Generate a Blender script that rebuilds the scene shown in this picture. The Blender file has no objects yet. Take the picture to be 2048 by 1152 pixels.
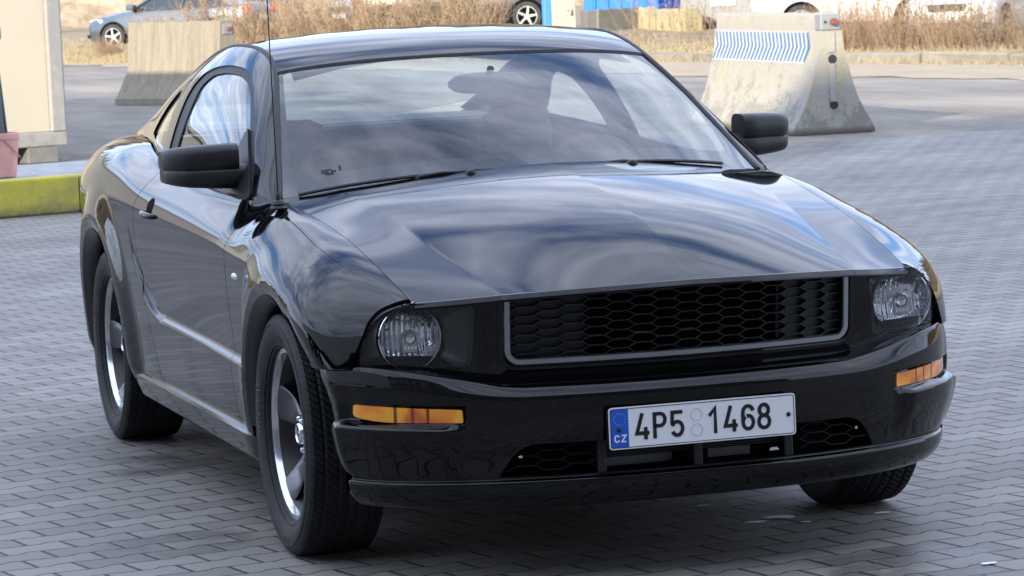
EXPO=0.90; SUNE=5.0; SKYS=.145; CLD=((4.1,4.8,6.5,1),(7.3,8.1,10.1,1)); SEED=5.0
import bpy, math, random
import numpy as np
from mathutils import Vector, Matrix
random.seed(7); RS=np.random.RandomState(11)
SC=bpy.context.scene
# ---------------- camera
cam=bpy.data.objects.new("camera",bpy.data.cameras.new("camera")); SC.collection.objects.link(cam); SC.camera=cam
_f=Vector((-0.95270911,0.28906386,-0.09374136)); _r=Vector((0.29399302,0.95481212,-0.04361097)); _u=Vector((-0.07689903,0.06910788,0.99464096))
cam.matrix_world=Matrix(((_r.x,_u.x,-_f.x,8.9954),(_r.y,_u.y,-_f.y,-2.9458),(_r.z,_u.z,-_f.z,1.5949),(0,0,0,1)))
cam.data.sensor_width=36; cam.data.lens=36*6590.5/2048; cam.data.clip_end=600; cam.data.clip_start=.1
cam.data.dof.use_dof=True; cam.data.dof.focus_distance=8.6; cam.data.dof.aperture_fstop=22
SC.render.resolution_x=1024; SC.render.resolution_y=576
SC.view_settings.view_transform='Standard'; SC.view_settings.look='None'; SC.view_settings.gamma=1; SC.view_settings.exposure=EXPO
# ---------------- light: low winter sun from behind the camera's left
SUN_EL=math.radians(18.6); SUN_AZ=math.radians(-44.5)           # direction towards the sun, from +x
sd=Vector((math.cos(SUN_AZ)*math.cos(SUN_EL),math.sin(SUN_AZ)*math.cos(SUN_EL),math.sin(SUN_EL)))
sun=bpy.data.objects.new("sun",bpy.data.lights.new("sun",'SUN')); SC.collection.objects.link(sun)
sun.data.energy=SUNE; sun.data.angle=math.radians(.5); sun.data.color=(1,.87,.68)
sun.rotation_euler=sd.to_track_quat('Z','Y').to_euler()
W=bpy.data.worlds.new("World"); SC.world=W; W.use_nodes=True
nt=W.node_tree; nt.nodes.clear()
def N(nt,t,**k):
    n=nt.nodes.new(t)
    for a,b in k.items():
        if a.startswith('i_'): n.inputs[int(a[2:]) if a[2:].isdigit() else a[2:]].default_value=b
        else: setattr(n,a,b)
    return n
def link(nt,a,b): nt.links.new(a,b)
sky=N(nt,'ShaderNodeTexSky',sky_type='NISHITA',sun_disc=False,sun_elevation=SUN_EL,sun_rotation=math.radians(90)-SUN_AZ,altitude=250,dust_density=.8,ozone_density=1.6)
tc=N(nt,'ShaderNodeTexCoord'); sep=N(nt,'ShaderNodeSeparateXYZ'); link(nt,tc.outputs['Generated'],sep.inputs[0])
dn=N(nt,'ShaderNodeMath',operation='ADD',i_1=.10); mx=N(nt,'ShaderNodeMath',operation='MAXIMUM',i_1=0.0); link(nt,sep.outputs[2],mx.inputs[0]); link(nt,mx.outputs[0],dn.inputs[0])
dx=N(nt,'ShaderNodeMath',operation='DIVIDE'); dy=N(nt,'ShaderNodeMath',operation='DIVIDE')
link(nt,sep.outputs[0],dx.inputs[0]); link(nt,dn.outputs[0],dx.inputs[1]); link(nt,sep.outputs[1],dy.inputs[0]); link(nt,dn.outputs[0],dy.inputs[1])
cb=N(nt,'ShaderNodeCombineXYZ'); cb.inputs[2].default_value=SEED; sx_=N(nt,'ShaderNodeMath',operation='MULTIPLY',i_1=1.9); link(nt,dx.outputs[0],sx_.inputs[0]); link(nt,sx_.outputs[0],cb.inputs[0]); link(nt,dy.outputs[0],cb.inputs[1])
n1=N(nt,'ShaderNodeTexNoise',i_Scale=1.15,i_Detail=10,i_Roughness=.60,i_Distortion=.12); link(nt,cb.outputs[0],n1.inputs['Vector'])
n2=N(nt,'ShaderNodeTexNoise',i_Scale=3.4,i_Detail=8,i_Roughness=.65); link(nt,cb.outputs[0],n2.inputs['Vector'])
cr=N(nt,'ShaderNodeMapRange',interpolation_type='SMOOTHSTEP',i_1=.325,i_2=.535); link(nt,n1.outputs[0],cr.inputs[0])
# cloud colour: brighter tops, grey bellies
cc=N(nt,'ShaderNodeMapRange',i_1=.38,i_2=.62); link(nt,n2.outputs[0],cc.inputs[0])
cm=N(nt,'ShaderNodeMix',data_type='RGBA'); link(nt,cc.outputs[0],cm.inputs[0]); cm.inputs[6].default_value=CLD[0]; cm.inputs[7].default_value=CLD[1]
mixc=N(nt,'ShaderNodeMix',data_type='RGBA'); link(nt,cr.outputs[0],mixc.inputs[0]); tn_=N(nt,'ShaderNodeVectorMath',operation='MULTIPLY'); tn_.inputs[1].default_value=(.95,1.14,1.53); link(nt,sky.outputs[0],tn_.inputs[0]); link(nt,tn_.outputs[0],mixc.inputs[6]); link(nt,cm.outputs[2],mixc.inputs[7])
el=N(nt,'ShaderNodeMapRange',interpolation_type='SMOOTHSTEP',i_1=.05,i_2=.75,i_3=1.12,i_4=1.10); link(nt,sep.outputs[2],el.inputs[0]); br=N(nt,'ShaderNodeVectorMath',operation='SCALE'); link(nt,cm.outputs[2],br.inputs[0]); link(nt,el.outputs[0],br.inputs[3]); link(nt,br.outputs[0],mixc.inputs[7])
bg=N(nt,'ShaderNodeBackground',i_Strength=SKYS); out=N(nt,'ShaderNodeOutputWorld'); link(nt,mixc.outputs[2],bg.inputs[0]); link(nt,bg.outputs[0],out.inputs[0])
SC.cycles.max_bounces=8; SC.cycles.transparent_max_bounces=12; SC.cycles.caustics_reflective=False; SC.cycles.caustics_refractive=False
# ---------------- helpers
MATS={}
def mat(name,col=(.5,.5,.5),rough=.5,metal=0,spec=.5,coat=0,coatr=.03,emit=None,bump=None,noise=None,build=None,**kw):
    if name in MATS: return MATS[name]
    m=bpy.data.materials.new(name); MATS[name]=m; m.use_nodes=True; t=m.node_tree; b=t.nodes['Principled BSDF']
    b.inputs['Base Color'].default_value=(*col,1); b.inputs['Roughness'].default_value=rough; b.inputs['Metallic'].default_value=metal
    b.inputs['Specular IOR Level'].default_value=spec; b.inputs['Coat Weight'].default_value=coat; b.inputs['Coat Roughness'].default_value=coatr
    if emit: b.inputs['Emission Color'].default_value=(*emit[:3],1); b.inputs['Emission Strength'].default_value=emit[3]
    co=N(t,'ShaderNodeTexCoord')
    if noise:   # (scale, second colour, lo, hi[, stretch])
        nn=N(t,'ShaderNodeTexNoise',i_Scale=noise[0],i_Detail=8,i_Roughness=.62)
        if len(noise)>4:
            mp=N(t,'ShaderNodeMapping'); mp.inputs['Scale'].default_value=noise[4]; link(t,co.outputs['Object'],mp.inputs[0]); link(t,mp.outputs[0],nn.inputs['Vector'])
        else: link(t,co.outputs['Object'],nn.inputs['Vector'])
        mr=N(t,'ShaderNodeMapRange',i_1=noise[2],i_2=noise[3]); link(t,nn.outputs[0],mr.inputs[0])
        mi=N(t,'ShaderNodeMix',data_type='RGBA'); mi.inputs[6].default_value=(*col,1); mi.inputs[7].default_value=(*noise[1],1)
        link(t,mr.outputs[0],mi.inputs[0]); link(t,mi.outputs[2],b.inputs['Base Color'])
    if bump:    # (scale, strength, distance)
        nb=N(t,'ShaderNodeTexNoise',i_Scale=bump[0],i_Detail=5); link(t,co.outputs['Object'],nb.inputs['Vector'])
        bu=N(t,'ShaderNodeBump',i_Strength=bump[1],i_Distance=bump[2]); link(t,nb.outputs[0],bu.inputs['Height']); link(t,bu.outputs[0],b.inputs['Normal'])
    if build: build(t,b,co)
    return m
def glassmat(name,tint=(.9,.95,.93),ior=1.5,rough=0,refl=1.0):
    if name in MATS: return MATS[name]
    m=bpy.data.materials.new(name); MATS[name]=m; m.use_nodes=True; t=m.node_tree; t.nodes.clear()
    tr=N(t,'ShaderNodeBsdfTransparent'); tr.inputs[0].default_value=(*tint,1); gl=N(t,'ShaderNodeBsdfGlossy',i_Roughness=rough)
    gl.inputs[0].default_value=(refl,refl,refl,1)
    fr=N(t,'ShaderNodeFresnel'); ge=N(t,'ShaderNodeNewGeometry'); io=N(t,'ShaderNodeMapRange',i_3=ior,i_4=1/ior); link(t,ge.outputs['Backfacing'],io.inputs[0]); link(t,io.outputs[0],fr.inputs[0]); mi=N(t,'ShaderNodeMixShader'); o=N(t,'ShaderNodeOutputMaterial')
    link(t,fr.outputs[0],mi.inputs[0]); link(t,tr.outputs[0],mi.inputs[1]); link(t,gl.outputs[0],mi.inputs[2]); link(t,mi.outputs[0],o.inputs[0])
    return m
def tag(o,label=None,cat=None,group=None,kind=None):
    if label: o['label']=label
    if cat: o['category']=cat
    if group: o['group']=group
    if kind: o['kind']=kind
    return o
def empty(name,loc=(0,0,0),rz=0,**k):
    o=bpy.data.objects.new(name,None); SC.collection.objects.link(o); o.location=loc; o.rotation_euler=(0,0,rz); o.empty_display_size=.2
    return tag(o,**k)
def mesh(name,V,F,m,parent=None,smooth=False,normals=None,**k):
    me=bpy.data.meshes.new(name); me.from_pydata([tuple(map(float,v)) for v in V],[],[tuple(map(int,f)) for f in F])
    for mm in (m if isinstance(m,(list,tuple)) else [m]): me.materials.append(mm)
    if smooth or normals is not None: me.polygons.foreach_set('use_smooth',[True]*len(me.polygons))
    if normals is not None: me.normals_split_custom_set_from_vertices([tuple(map(float,n)) for n in normals])
    me.update()
    o=bpy.data.objects.new(name,me); SC.collection.objects.link(o); o.parent=parent
    return tag(o,**k)
class MB:
    """collects shapes into ONE mesh"""
    def __init__(s): s.V=[]; s.F=[]; s.M=[]; s.mi=0
    def add(s,V,F):
        b=len(s.V); s.V+= [tuple(v) for v in V]; s.F+=[tuple(b+i for i in f) for f in F]; s.M+=[s.mi]*len(F); return s
    def box(s,x0,x1,y0,y1,z0,z1,T=None):
        V=[(x,y,z) for x in (x0,x1) for y in (y0,y1) for z in (z0,z1)]
        if T is not None: V=[tuple(T@Vector(v)) for v in V]
        return s.add(V,[(0,1,3,2),(4,6,7,5),(0,4,5,1),(2,3,7,6),(0,2,6,4),(1,5,7,3)])
    def tube(s,pts,r,n=8,cap=True):
        pts=[Vector(p) for p in pts]; R=r if hasattr(r,'__len__') else [r]*len(pts); V=[];F=[]
        for i,p in enumerate(pts):
            d=(pts[min(i+1,len(pts)-1)]-pts[max(i-1,0)]).normalized(); a=d.cross(Vector((0,0,1)) if abs(d.z)<.9 else Vector((1,0,0))).normalized(); b=d.cross(a)
            V+=[tuple(p+R[i]*(math.cos(2*math.pi*k/n)*a+math.sin(2*math.pi*k/n)*b)) for k in range(n)]
        for i in range(len(pts)-1):
            for k in range(n): F.append((i*n+k,i*n+(k+1)%n,(i+1)*n+(k+1)%n,(i+1)*n+k))
        if cap: F+= [tuple(range(n))[::-1],tuple((len(pts)-1)*n+k for k in range(n))]
        return s.add(V,F)
    def lathe(s,prof,n=48,T=None,a0=0,a1=2*math.pi):
        """prof of (radius, axial); axis = y"""
        full=abs(a1-a0-2*math.pi)<1e-6; k=n if full else n+1; V=[];F=[]
        for i in range(k):
            a=a0+(a1-a0)*i/n
            for r,h in prof: V.append((r*math.cos(a),h,r*math.sin(a)))
        m=len(prof)
        for i in range(n):
            j=(i+1)%k
            for q in range(m-1): F.append((i*m+q,i*m+q+1,j*m+q+1,j*m+q))
        if T is not None: V=[tuple(T@Vector(v)) for v in V]
        return s.add(V,F)
    def prism(s,poly,h0,h1,ax='y',T=None):
        n=len(poly); V=[]
        for h in (h0,h1):
            for a,b in poly: V.append({'y':(a,h,b),'x':(h,a,b),'z':(a,b,h)}[ax])
        if T is not None: V=[tuple(T@Vector(v)) for v in V]
        return s.add(V,[tuple(range(n)),tuple(range(2*n-1,n-1,-1))]+[(i,n+i,n+(i+1)%n,(i+1)%n) for i in range(n)])
    def loft(s,secs,closed=True,caps=True):
        n=len(secs[0]); V=[p for q in secs for p in q]; F=[]
        for i in range(len(secs)-1):
            for k in range(n if closed else n-1): F.append((i*n+k,i*n+(k+1)%n,(i+1)*n+(k+1)%n,(i+1)*n+k))
        if caps and closed: F+=[tuple(range(n))[::-1],tuple((len(secs)-1)*n+k for k in range(n))]
        return s.add(V,F)
    def build(s,name,m,parent=None,smooth=False,bevel=0,seg=2,sub=0,angle=35,**k):
        o=mesh(name,s.V,s.F,m,parent,**k); me=o.data
        if len(me.materials)>1: me.polygons.foreach_set('material_index',s.M)
        import bmesh
        b=bmesh.new(); b.from_mesh(me); bmesh.ops.recalc_face_normals(b,faces=b.faces); b.to_mesh(me); b.free()
        if smooth:
            me.polygons.foreach_set('use_smooth',[True]*len(me.polygons)); me.set_sharp_from_angle(angle=math.radians(angle))
        if bevel:
            q=o.modifiers.new('b','BEVEL'); q.width=bevel; q.segments=seg; q.limit_method='ANGLE'; q.angle_limit=math.radians(35)
        if sub: q=o.modifiers.new('s','SUBSURF'); q.levels=sub; q.render_levels=sub
        return o
def copytree(o,parent=None):
    c=o.copy(); SC.collection.objects.link(c); c.parent=parent
    for ch in [x for x in bpy.data.objects if x.parent==o]: copytree(ch,c)
    return c
def patch(name,S,us,vs,m,parent=None,sdf=None,rim=.008,sgn=-1,eps=1e-4,off=0,both=False,**k):
    """trimmed, exactly shaded piece of the parametric surface S. sgn -1 = right side of the car, 1 = left"""
    us=np.asarray(us,float); vs=np.asarray(vs,float); U,V=np.meshgrid(us,vs,indexing='ij'); sh=U.shape
    def ev(a,b):
        P=S(a,b).copy(); P[:,1]*=sgn; return P
    def nrm(a,b):
        du=ev(a+eps,b)-ev(a-eps,b); dv=ev(a,b+eps)-ev(a,b-eps); n=np.cross(du,dv); return n/np.maximum(np.linalg.norm(n,axis=1,keepdims=True),1e-12)
    def sd(a,b):
        if sdf is None: return np.ones(len(a))
        P=S(a,b); return sdf(a,b,P)
    uu,vv=U.ravel(),V.ravel(); D=sd(uu,vv); par=[(a,b) for a,b in zip(uu,vv)]; idx={}; keep=[]; F=[]; cross={}; cl=[]
    ni,nj=sh
    def key(e): 
        e=(min(e),max(e))
        if e not in cross: cross[e]=len(cl); cl.append(e)
        return ('c',cross[e])
    for i in range(ni-1):
        for j in range(nj-1):
            q=[i*nj+j,(i+1)*nj+j,(i+1)*nj+j+1,i*nj+j+1]; s=[D[a]>0 for a in q]
            if not any(s): continue
            if all(s): F.append([('g',a) for a in q]); continue
            poly=[]
            for a in range(4):
                b=(a+1)%4
                if s[a]: poly.append(('g',q[a]))
                if s[a]!=s[b]: poly.append(key((q[a],q[b])))
            if len(poly)>=3: F.append(poly)
    if cl:
        A=np.array([[uu[a],vv[a],uu[b],vv[b],D[a]] for a,b in cl]); lo=np.zeros(len(cl)); hi=np.ones(len(cl))
        for _ in range(14):
            mi=(lo+hi)/2; d=sd(A[:,0]+(A[:,2]-A[:,0])*mi,A[:,1]+(A[:,3]-A[:,1])*mi); same=(d>0)==(A[:,4]>0); lo=np.where(same,mi,lo); hi=np.where(same,hi,mi)
        mi=(lo+hi)/2; cu=A[:,0]+(A[:,2]-A[:,0])*mi; cv=A[:,1]+(A[:,3]-A[:,1])*mi
    m_={}; pu=[];pv=[]; FF=[]
    for f in F:
        g=[]
        for t,i in f:
            if (t,i) not in m_:
                m_[(t,i)]=len(pu); pu.append(uu[i] if t=='g' else cu[i]); pv.append(vv[i] if t=='g' else cv[i])
            g.append(m_[(t,i)])
        FF.append(g)
    pu=np.array(pu);pv=np.array(pv); P=ev(pu,pv); Nn=nrm(pu,pv)
    # orient outwards: away from the inside of the car
    f0=max(FF,key=len); ref=k.pop('out',None)
    if ref is not None:
        r=np.array(ref,float)*np.array([1,sgn,1]); 
        if np.median(Nn@r)<0: Nn=-Nn
    a,b,c_=P[f0[0]],P[f0[1]],P[f0[2]]
    tot=0
    for f in FF[::max(1,len(FF)//60)]: tot+=np.sign(np.cross(P[f[1]]-P[f[0]],P[f[-1]]-P[f[0]])@Nn[f[0]])
    if tot<0: FF=[f[::-1] for f in FF]
    P=P+Nn*off
    Vv=list(P); NN=list(Nn)
    if rim:
        from collections import Counter
        ec=Counter(); dire={}
        for f in FF:
            for a in range(len(f)):
                e=(f[a],f[(a+1)%len(f)]); ec[(min(e),max(e))]+=1; dire[(min(e),max(e))]=e
        be=[dire[e] for e,c in ec.items() if c==1]
        side_n={}
        for a,b in be:
            t=P[b]-P[a]; n=np.cross(t,Nn[a]); L=np.linalg.norm(n); 
            if L<1e-12: continue
            for q in (a,b): side_n[q]=side_n.get(q,0)+n/L
        top={};bot={}
        for q,n in side_n.items():
            n=n/max(np.linalg.norm(n),1e-9); top[q]=len(Vv); Vv.append(P[q]); NN.append(n); bot[q]=len(Vv); Vv.append(P[q]-Nn[q]*rim); NN.append(n)
        for a,b in be:
            if a in top and b in top: FF.append([b,a] and [top[b],top[a],bot[a],bot[b]])
    return mesh(name,Vv,FF,m,parent,normals=NN,**k)
import math
class Sp:
    """smooth curve through points: monotone cubic, optionally softened (sm metres) and refitted with a C2 spline"""
    def __init__(s,*pts,sm=0,h=.1):
        p=sorted(pts); s.x=np.array([a[0] for a in p],float); s.y=np.array([a[1] for a in p],float); s.c2=False; s.slopes()
        if sm:
            lo,hi=s.x[0],s.x[-1]; g=np.arange(lo-4*sm,hi+4*sm,sm/12); k=np.arange(-36,37)*sm/12; w=np.exp(-.5*(k/sm)**2); w/=w.sum()
            v=np.convolve(s(g),w,'same'); n=max(3,int((hi-lo)/h)+1); X=np.linspace(lo,hi,n); Y=np.interp(X,g,v); s.x,s.y=X,Y; H=X[1]-X[0]
            A=np.eye(n); r=np.zeros(n)
            for i in range(1,n-1): A[i,i-1]=1;A[i,i]=4;A[i,i+1]=1; r[i]=3*(Y[i+1]-Y[i-1])/H
            A[0,0]=2;A[0,1]=1;r[0]=3*(Y[1]-Y[0])/H; A[-1,-1]=2;A[-1,-2]=1;r[-1]=3*(Y[-1]-Y[-2])/H
            s.m=np.linalg.solve(A,r)
    def slopes(s):
        h=np.diff(s.x); d=np.diff(s.y)/h; m=np.empty(len(s.x)); m[0]=d[0]; m[-1]=d[-1]
        for i in range(1,len(h)):
            m[i]=0 if d[i-1]*d[i]<=0 else (h[i-1]+h[i])*3/((2*h[i]+h[i-1])/d[i-1]+(h[i]+2*h[i-1])/d[i])
        s.m=m
    def __call__(s,v):
        v=np.asarray(v,float); i=np.clip(np.searchsorted(s.x,v)-1,0,len(s.x)-2)
        h=s.x[i+1]-s.x[i]; t=(v-s.x[i])/h; tc=np.clip(t,0,1)
        a=(1+2*tc)*(1-tc)**2*s.y[i]+tc*(1-tc)**2*h*s.m[i]+tc*tc*(3-2*tc)*s.y[i+1]+tc*tc*(tc-1)*h*s.m[i+1]
        return a+np.where(t<0,t*h*s.m[0],0)+np.where(t>1,(t-1)*h*s.m[-1],0)
def sst(a,b,v):
    t=np.clip((v-a)/(b-a),0,1); return t*t*(3-2*t)
def bez(p0,p1,p2,p3,t): return p0*(1-t)**3+3*p1*t*(1-t)**2+3*p2*t*t*(1-t)+p3*t**3
def rsd(P,poly):
    """signed distance to a closed 2-D polygon, positive inside"""
    P=np.asarray(P,float); A=np.asarray(poly,float); B=np.roll(A,-1,0)
    d=np.full(len(P),1e9); ins=np.zeros(len(P),bool)
    for a,b in zip(A,B):
        e=b-a; q=P-a; L=e@e
        if L<1e-16: continue
        t=np.clip((q@e)/L,0,1); r=q-t[:,None]*e; d=np.minimum(d,(r**2).sum(1))
        c=(a[1]>P[:,1])!=(b[1]>P[:,1])
        with np.errstate(divide='ignore',invalid='ignore'): xi=(b[0]-a[0])*(P[:,1]-a[1])/(b[1]-a[1])+a[0]
        ins^=c&(P[:,0]<xi)
    return np.where(ins,1,-1)*np.sqrt(d)
def rnd(poly,r,n=6):
    """round the corners of a closed polygon; r a number or one per corner"""
    out=[]; k=len(poly); R=r if hasattr(r,'__len__') else [r]*k
    for i in range(k):
        p=np.array(poly[i],float); a=np.array(poly[i-1],float)-p; b=np.array(poly[(i+1)%k],float)-p
        la,lb=np.linalg.norm(a),np.linalg.norm(b); c=min(R[i],la*.49,lb*.49)
        if c<1e-5: out.append(p); continue
        A=p+a/la*c; B=p+b/lb*c
        for j in range(n+1):
            t=j/n; out.append((1-t)**2*A+2*t*(1-t)*p+t*t*B)
    return np.array(out)
# ---- body side: x along the car (front axle 0, nose positive), w half width, z up
W6=Sp((.76,.72),(.70,.775),(.63,.824),(.58,.851),(.52,.881),(.45,.905),(.3,.922),(0,.926),(-.6,.926),(-1.5,.93),(-2.2,.938),(-2.75,.938),(-3.1,.922),(-3.4,.87),(-3.6,.80),(-3.75,.68),sm=0.06,h=0.12)
Z6=Sp((.76,.58),(.6,.62),(.4,.69),(.2,.74),(-.1,.77),(-.56,.82),(-1.5,.86),(-2.3,.875),(-3.1,.87),(-3.75,.84),sm=0.15,h=0.2)
W9=Sp((.78,.698),(.69,.704),(.54,.713),(.376,.721),(.194,.729),(-.014,.738),(-.222,.754),(-.458,.771),(-.56,.80),(-.66,.838),(-1.2,.852),(-1.8,.845),(-2.2,.81),(-2.6,.755),(-3.0,.70),(-3.4,.655),(-3.75,.60),sm=0.035,h=0.06)
Z9=Sp((.78,.735),(.69,.759),(.54,.801),(.376,.842),(.194,.882),(-.014,.916),(-.222,.945),(-.458,.967),(-.56,.966),(-.66,.966),(-1.2,.985),(-1.8,1.015),(-2.2,1.05),(-2.6,1.075),(-3.0,1.075),(-3.4,1.06),(-3.75,1.03),sm=0.035,h=0.06)
HA=Sp((.76,.03),(.6,.08),(.3,.075),(-.3,.07),(-.6,.05),(-1.2,.04),(-1.8,.05),(-2.4,.11),(-3.0,.13),(-3.5,.12),sm=0.08,h=0.12)      # handle above the waist
HB=Sp((.76,.04),(.6,.075),(.3,.11),(-.3,.10),(-.5,.04),(-.62,.015),(-1.2,.02),(-1.8,.03),(-2.3,.06),(-2.8,.11),(-3.5,.12),sm=0.05,h=0.08) # handle at the top edge, horizontal
HZ=Sp((.76,.03),(.6,.03),(.3,.015),(-.3,.005),(-.5,.03),(-.62,.045),(-1.2,.045),(-1.8,.04),(-2.3,.02),(-2.8,.0),(-3.5,.0),sm=0.05,h=0.08)
CREASE=rnd([(-.1,.470),(-.3,.478),(-1.0,.498),(-1.70,.510),(-1.82,.525),(-1.93,.575),(-2.03,.67),(-2.10,.78),(-2.12,.90),(-2.12,1.2),(5,1.2),(5,.470)],.10,8)
ARCHP=[[(.04+.40*math.cos(a),.34+.40*math.sin(a)) for a in np.radians(np.linspace(182,66,30))]+[(.27,.692),(.337,.652),(.395,.613),(.445,.572),(.487,.53),(.515,.485),(.53,.43),(.536,.36),(.537,.25)],
 [(-2.69+.425*math.cos(a),.34+.425*math.sin(a)) for a in np.radians(np.linspace(190,-10,60))]]
FEND=[(-.60,.30),(-.625,.40),(-.637,.52),(-.632,.65),(-.605,.78),(-.585,.86),(-.60,.92),(-.65,.972),(-.66,1.3),(1,1.3),(1,.588),(.25,.572),(.25,.30)]
SEAMR=[(-1.79,.30),(-1.835,.40),(-1.88,.50),(-1.94,.60),(-1.99,.70),(-2.01,.79),(-1.985,.87),(-1.93,.94),(-1.87,1.0),(-1.85,1.3)]
DOOR=[(-.60,.30),(-.625,.40),(-.637,.52),(-.632,.65),(-.605,.78),(-.585,.86),(-.60,.92),(-.65,.972),(-.66,1.3)]+SEAMR[::-1]
QUART=SEAMR+[(-3.9,1.4),(-3.9,.24),(-2.5,.24)]
HLP=rnd([(.704,.766),(.74,.754),(.775,.737),(.804,.707),(.822,.666),(.839,.627),(.853,.584),(.853,.50),(.50,.50),(.50,.766)],.022)
def bumperw(x): return np.interp(-x,-_bx,_bw)
def archd(x,z,i):
    return -rsd(np.c_[np.ravel(x),np.ravel(z)],ARCHP[i]+[(ARCHP[i][-1][0],-.2),(ARCHP[i][0][0],-.2)]).reshape(np.shape(x))
def side(x,t):
    x=np.asarray(x,float); t=np.asarray(t,float)
    w6,z6,w9,z9=W6(x),Z6(x),W9(x),Z9(x)
    lo=t<0
    zl=z6+t*(z6-.20); wl=w6-.10*(z6-zl)**2-.35*np.clip(.36-zl,0,1)**2
    tt=np.clip(t,0,1.2)
    wu=bez(w6,w6,w9+HB(x),w9,tt); zu=bez(z6,z6+HA(x),z9-HZ(x),z9,tt)
    w=np.where(lo,wl,wu); z=np.where(lo,zl,zu)
    k=np.clip(1-np.maximum(t,0)*1.1,0,1)
    for i,(ro,h) in enumerate(((.185,.024),(.18,.029))):
        r=archd(x,z,i); f=h*(1-sst(.035,ro,r))-.009*np.clip((.035-r)/.04,0,1)     # lip face turns in a little
        w=w+f*k*sst(.20,.34,z)
    d=rsd(np.c_[x.ravel(),z.ravel()],CREASE).reshape(x.shape)
    dep=.019*(1-sst(.50,.86,z))
    w=w-dep*sst(0,.030,d)*k*sst(.02,.12,archd(x,z,0))*sst(.25,-.15,x)
    return np.stack([x,w,z],-1)
# ---- hood
HC=Sp((-.80,1.065),(-.45,1.058),(-.25,1.044),(-.05,1.026),(.14,.999),(.312,.970),(.557,.917),(.674,.882),(.768,.848),(.861,.812),(.912,.791),(1.0,.752),(1.1,.70),sm=0.1,h=0.15)
WK=Sp((-.6,.615),(-.253,.595),(-.041,.577),(.165,.566),(.348,.554),(.507,.537),(.67,.519),(.82,.496),(.93,.48),sm=0.15,h=0.25)
ZK=Sp((-.6,1.005),(-.253,.983),(-.041,.952),(.165,.916),(.348,.877),(.507,.840),(.67,.806),(.82,.779),(.93,.752),sm=0.12,h=0.2)
AK=.705
def hood(a,r):
    """loft between the centre line, the crease and the shut line; r past 1 is metres round the front lip"""
    a=np.asarray(a,float); r=np.asarray(r,float); aa=np.abs(a); rc=np.minimum(r,1)
    xm=-.27+(.912+.27)*rc; xk=-.50+(.824+.50)*rc; xs=-.56+(.698+.56)*rc
    zm,wk,zk,ws,zs=HC(xm),WK(xk),ZK(xk),W9(xs),Z9(xs)
    q=np.minimum(aa/AK,1); p=np.clip((aa-AK)/(1-AK),0,1); inn=aa<=AK
    fz=.16*q+.98*q*q-.14*q**3
    x=np.where(inn,xm+(xk-xm)*q*q,xk+(xs-xk)*(1.10*p-.10*p*p)); w=np.where(inn,wk*q,wk+(ws-wk)*p)
    z=np.where(inn,zm+(zk-zm)*fz,zk+(zs-zk)*(1.28*p-.28*p*p))
    e=np.clip(r-1,0,.2); u=np.clip(e/.006,0,1); th=u*.80; on=r>1
    x2=x+.006*np.sin(th)+np.clip(e-.006,0,.014)*.70+np.clip(e-.020,0,.006)*.1-np.clip(e-.026,0,1)
    z2=z-.006*(1-np.cos(th))-np.clip(e-.006,0,.014)*.72-np.clip(e-.020,0,.006)-np.clip(e-.026,0,1)*.1
    return np.stack([np.where(on,x2,x),w*np.sign(a+1e-12),np.where(on,z2,z)],-1)
_hf=hood(np.linspace(0,1,60),np.ones(60)); HFZ=lambda w: np.interp(np.abs(w),_hf[:,1],_hf[:,2]); HFX=lambda w: np.interp(np.abs(w),_hf[:,1],_hf[:,0])
# ---- front bumper: u = half width station 0..1 along the plan curve
_bp=[(0,.935),(.12,.932),(.25,.921),(.36,.905),(.45,.884),(.53,.858),(.6,.826),(.66,.79),(.72,.748),(.77,.704),(.815,.655),(.85,.603),(.88,.54),(.900,.47),(.912,.39),(.918,.31),(.921,.25)]
_bw=np.array([p[0] for p in _bp]); _bx=np.array([p[1] for p in _bp]); _bl=np.r_[0,np.cumsum(np.hypot(np.diff(_bw),np.diff(_bx)))]
BL=_bl[-1]; BW=Sp(*zip(_bl,_bw)); BX=Sp(*zip(_bl,_bx))
_rows=[ # z centre, offset centre, z corner, offset corner
(.556,-.16,.592,-.03),(.550,-.10,.591,-.02),(.544,-.05,.590,-.012),(.540,-.034,.588,-.010),(.537,-.028,.586,-.009),(.530,-.018,.574,-.005),(.512,-.002,.545,.0),(.505,.0,.535,.0),(.490,.0,.515,.0),(.45,.0,.46,.0),(.40,-.004,.40,-.004),(.36,-.011,.36,-.005),(.325,-.019,.325,-.010),(.302,-.023,.300,-.015),
(.2945,-.025,.290,-.020),(.2915,-.023,.287,-.019),(.2885,-.017,.284,-.014),(.285,-.013,.280,-.012),(.278,-.012,.272,-.011),(.25,-.017,.245,-.018),(.222,-.034,.22,-.036),(.208,-.06,.206,-.06),(.205,-.14,.203,-.10)]
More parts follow.
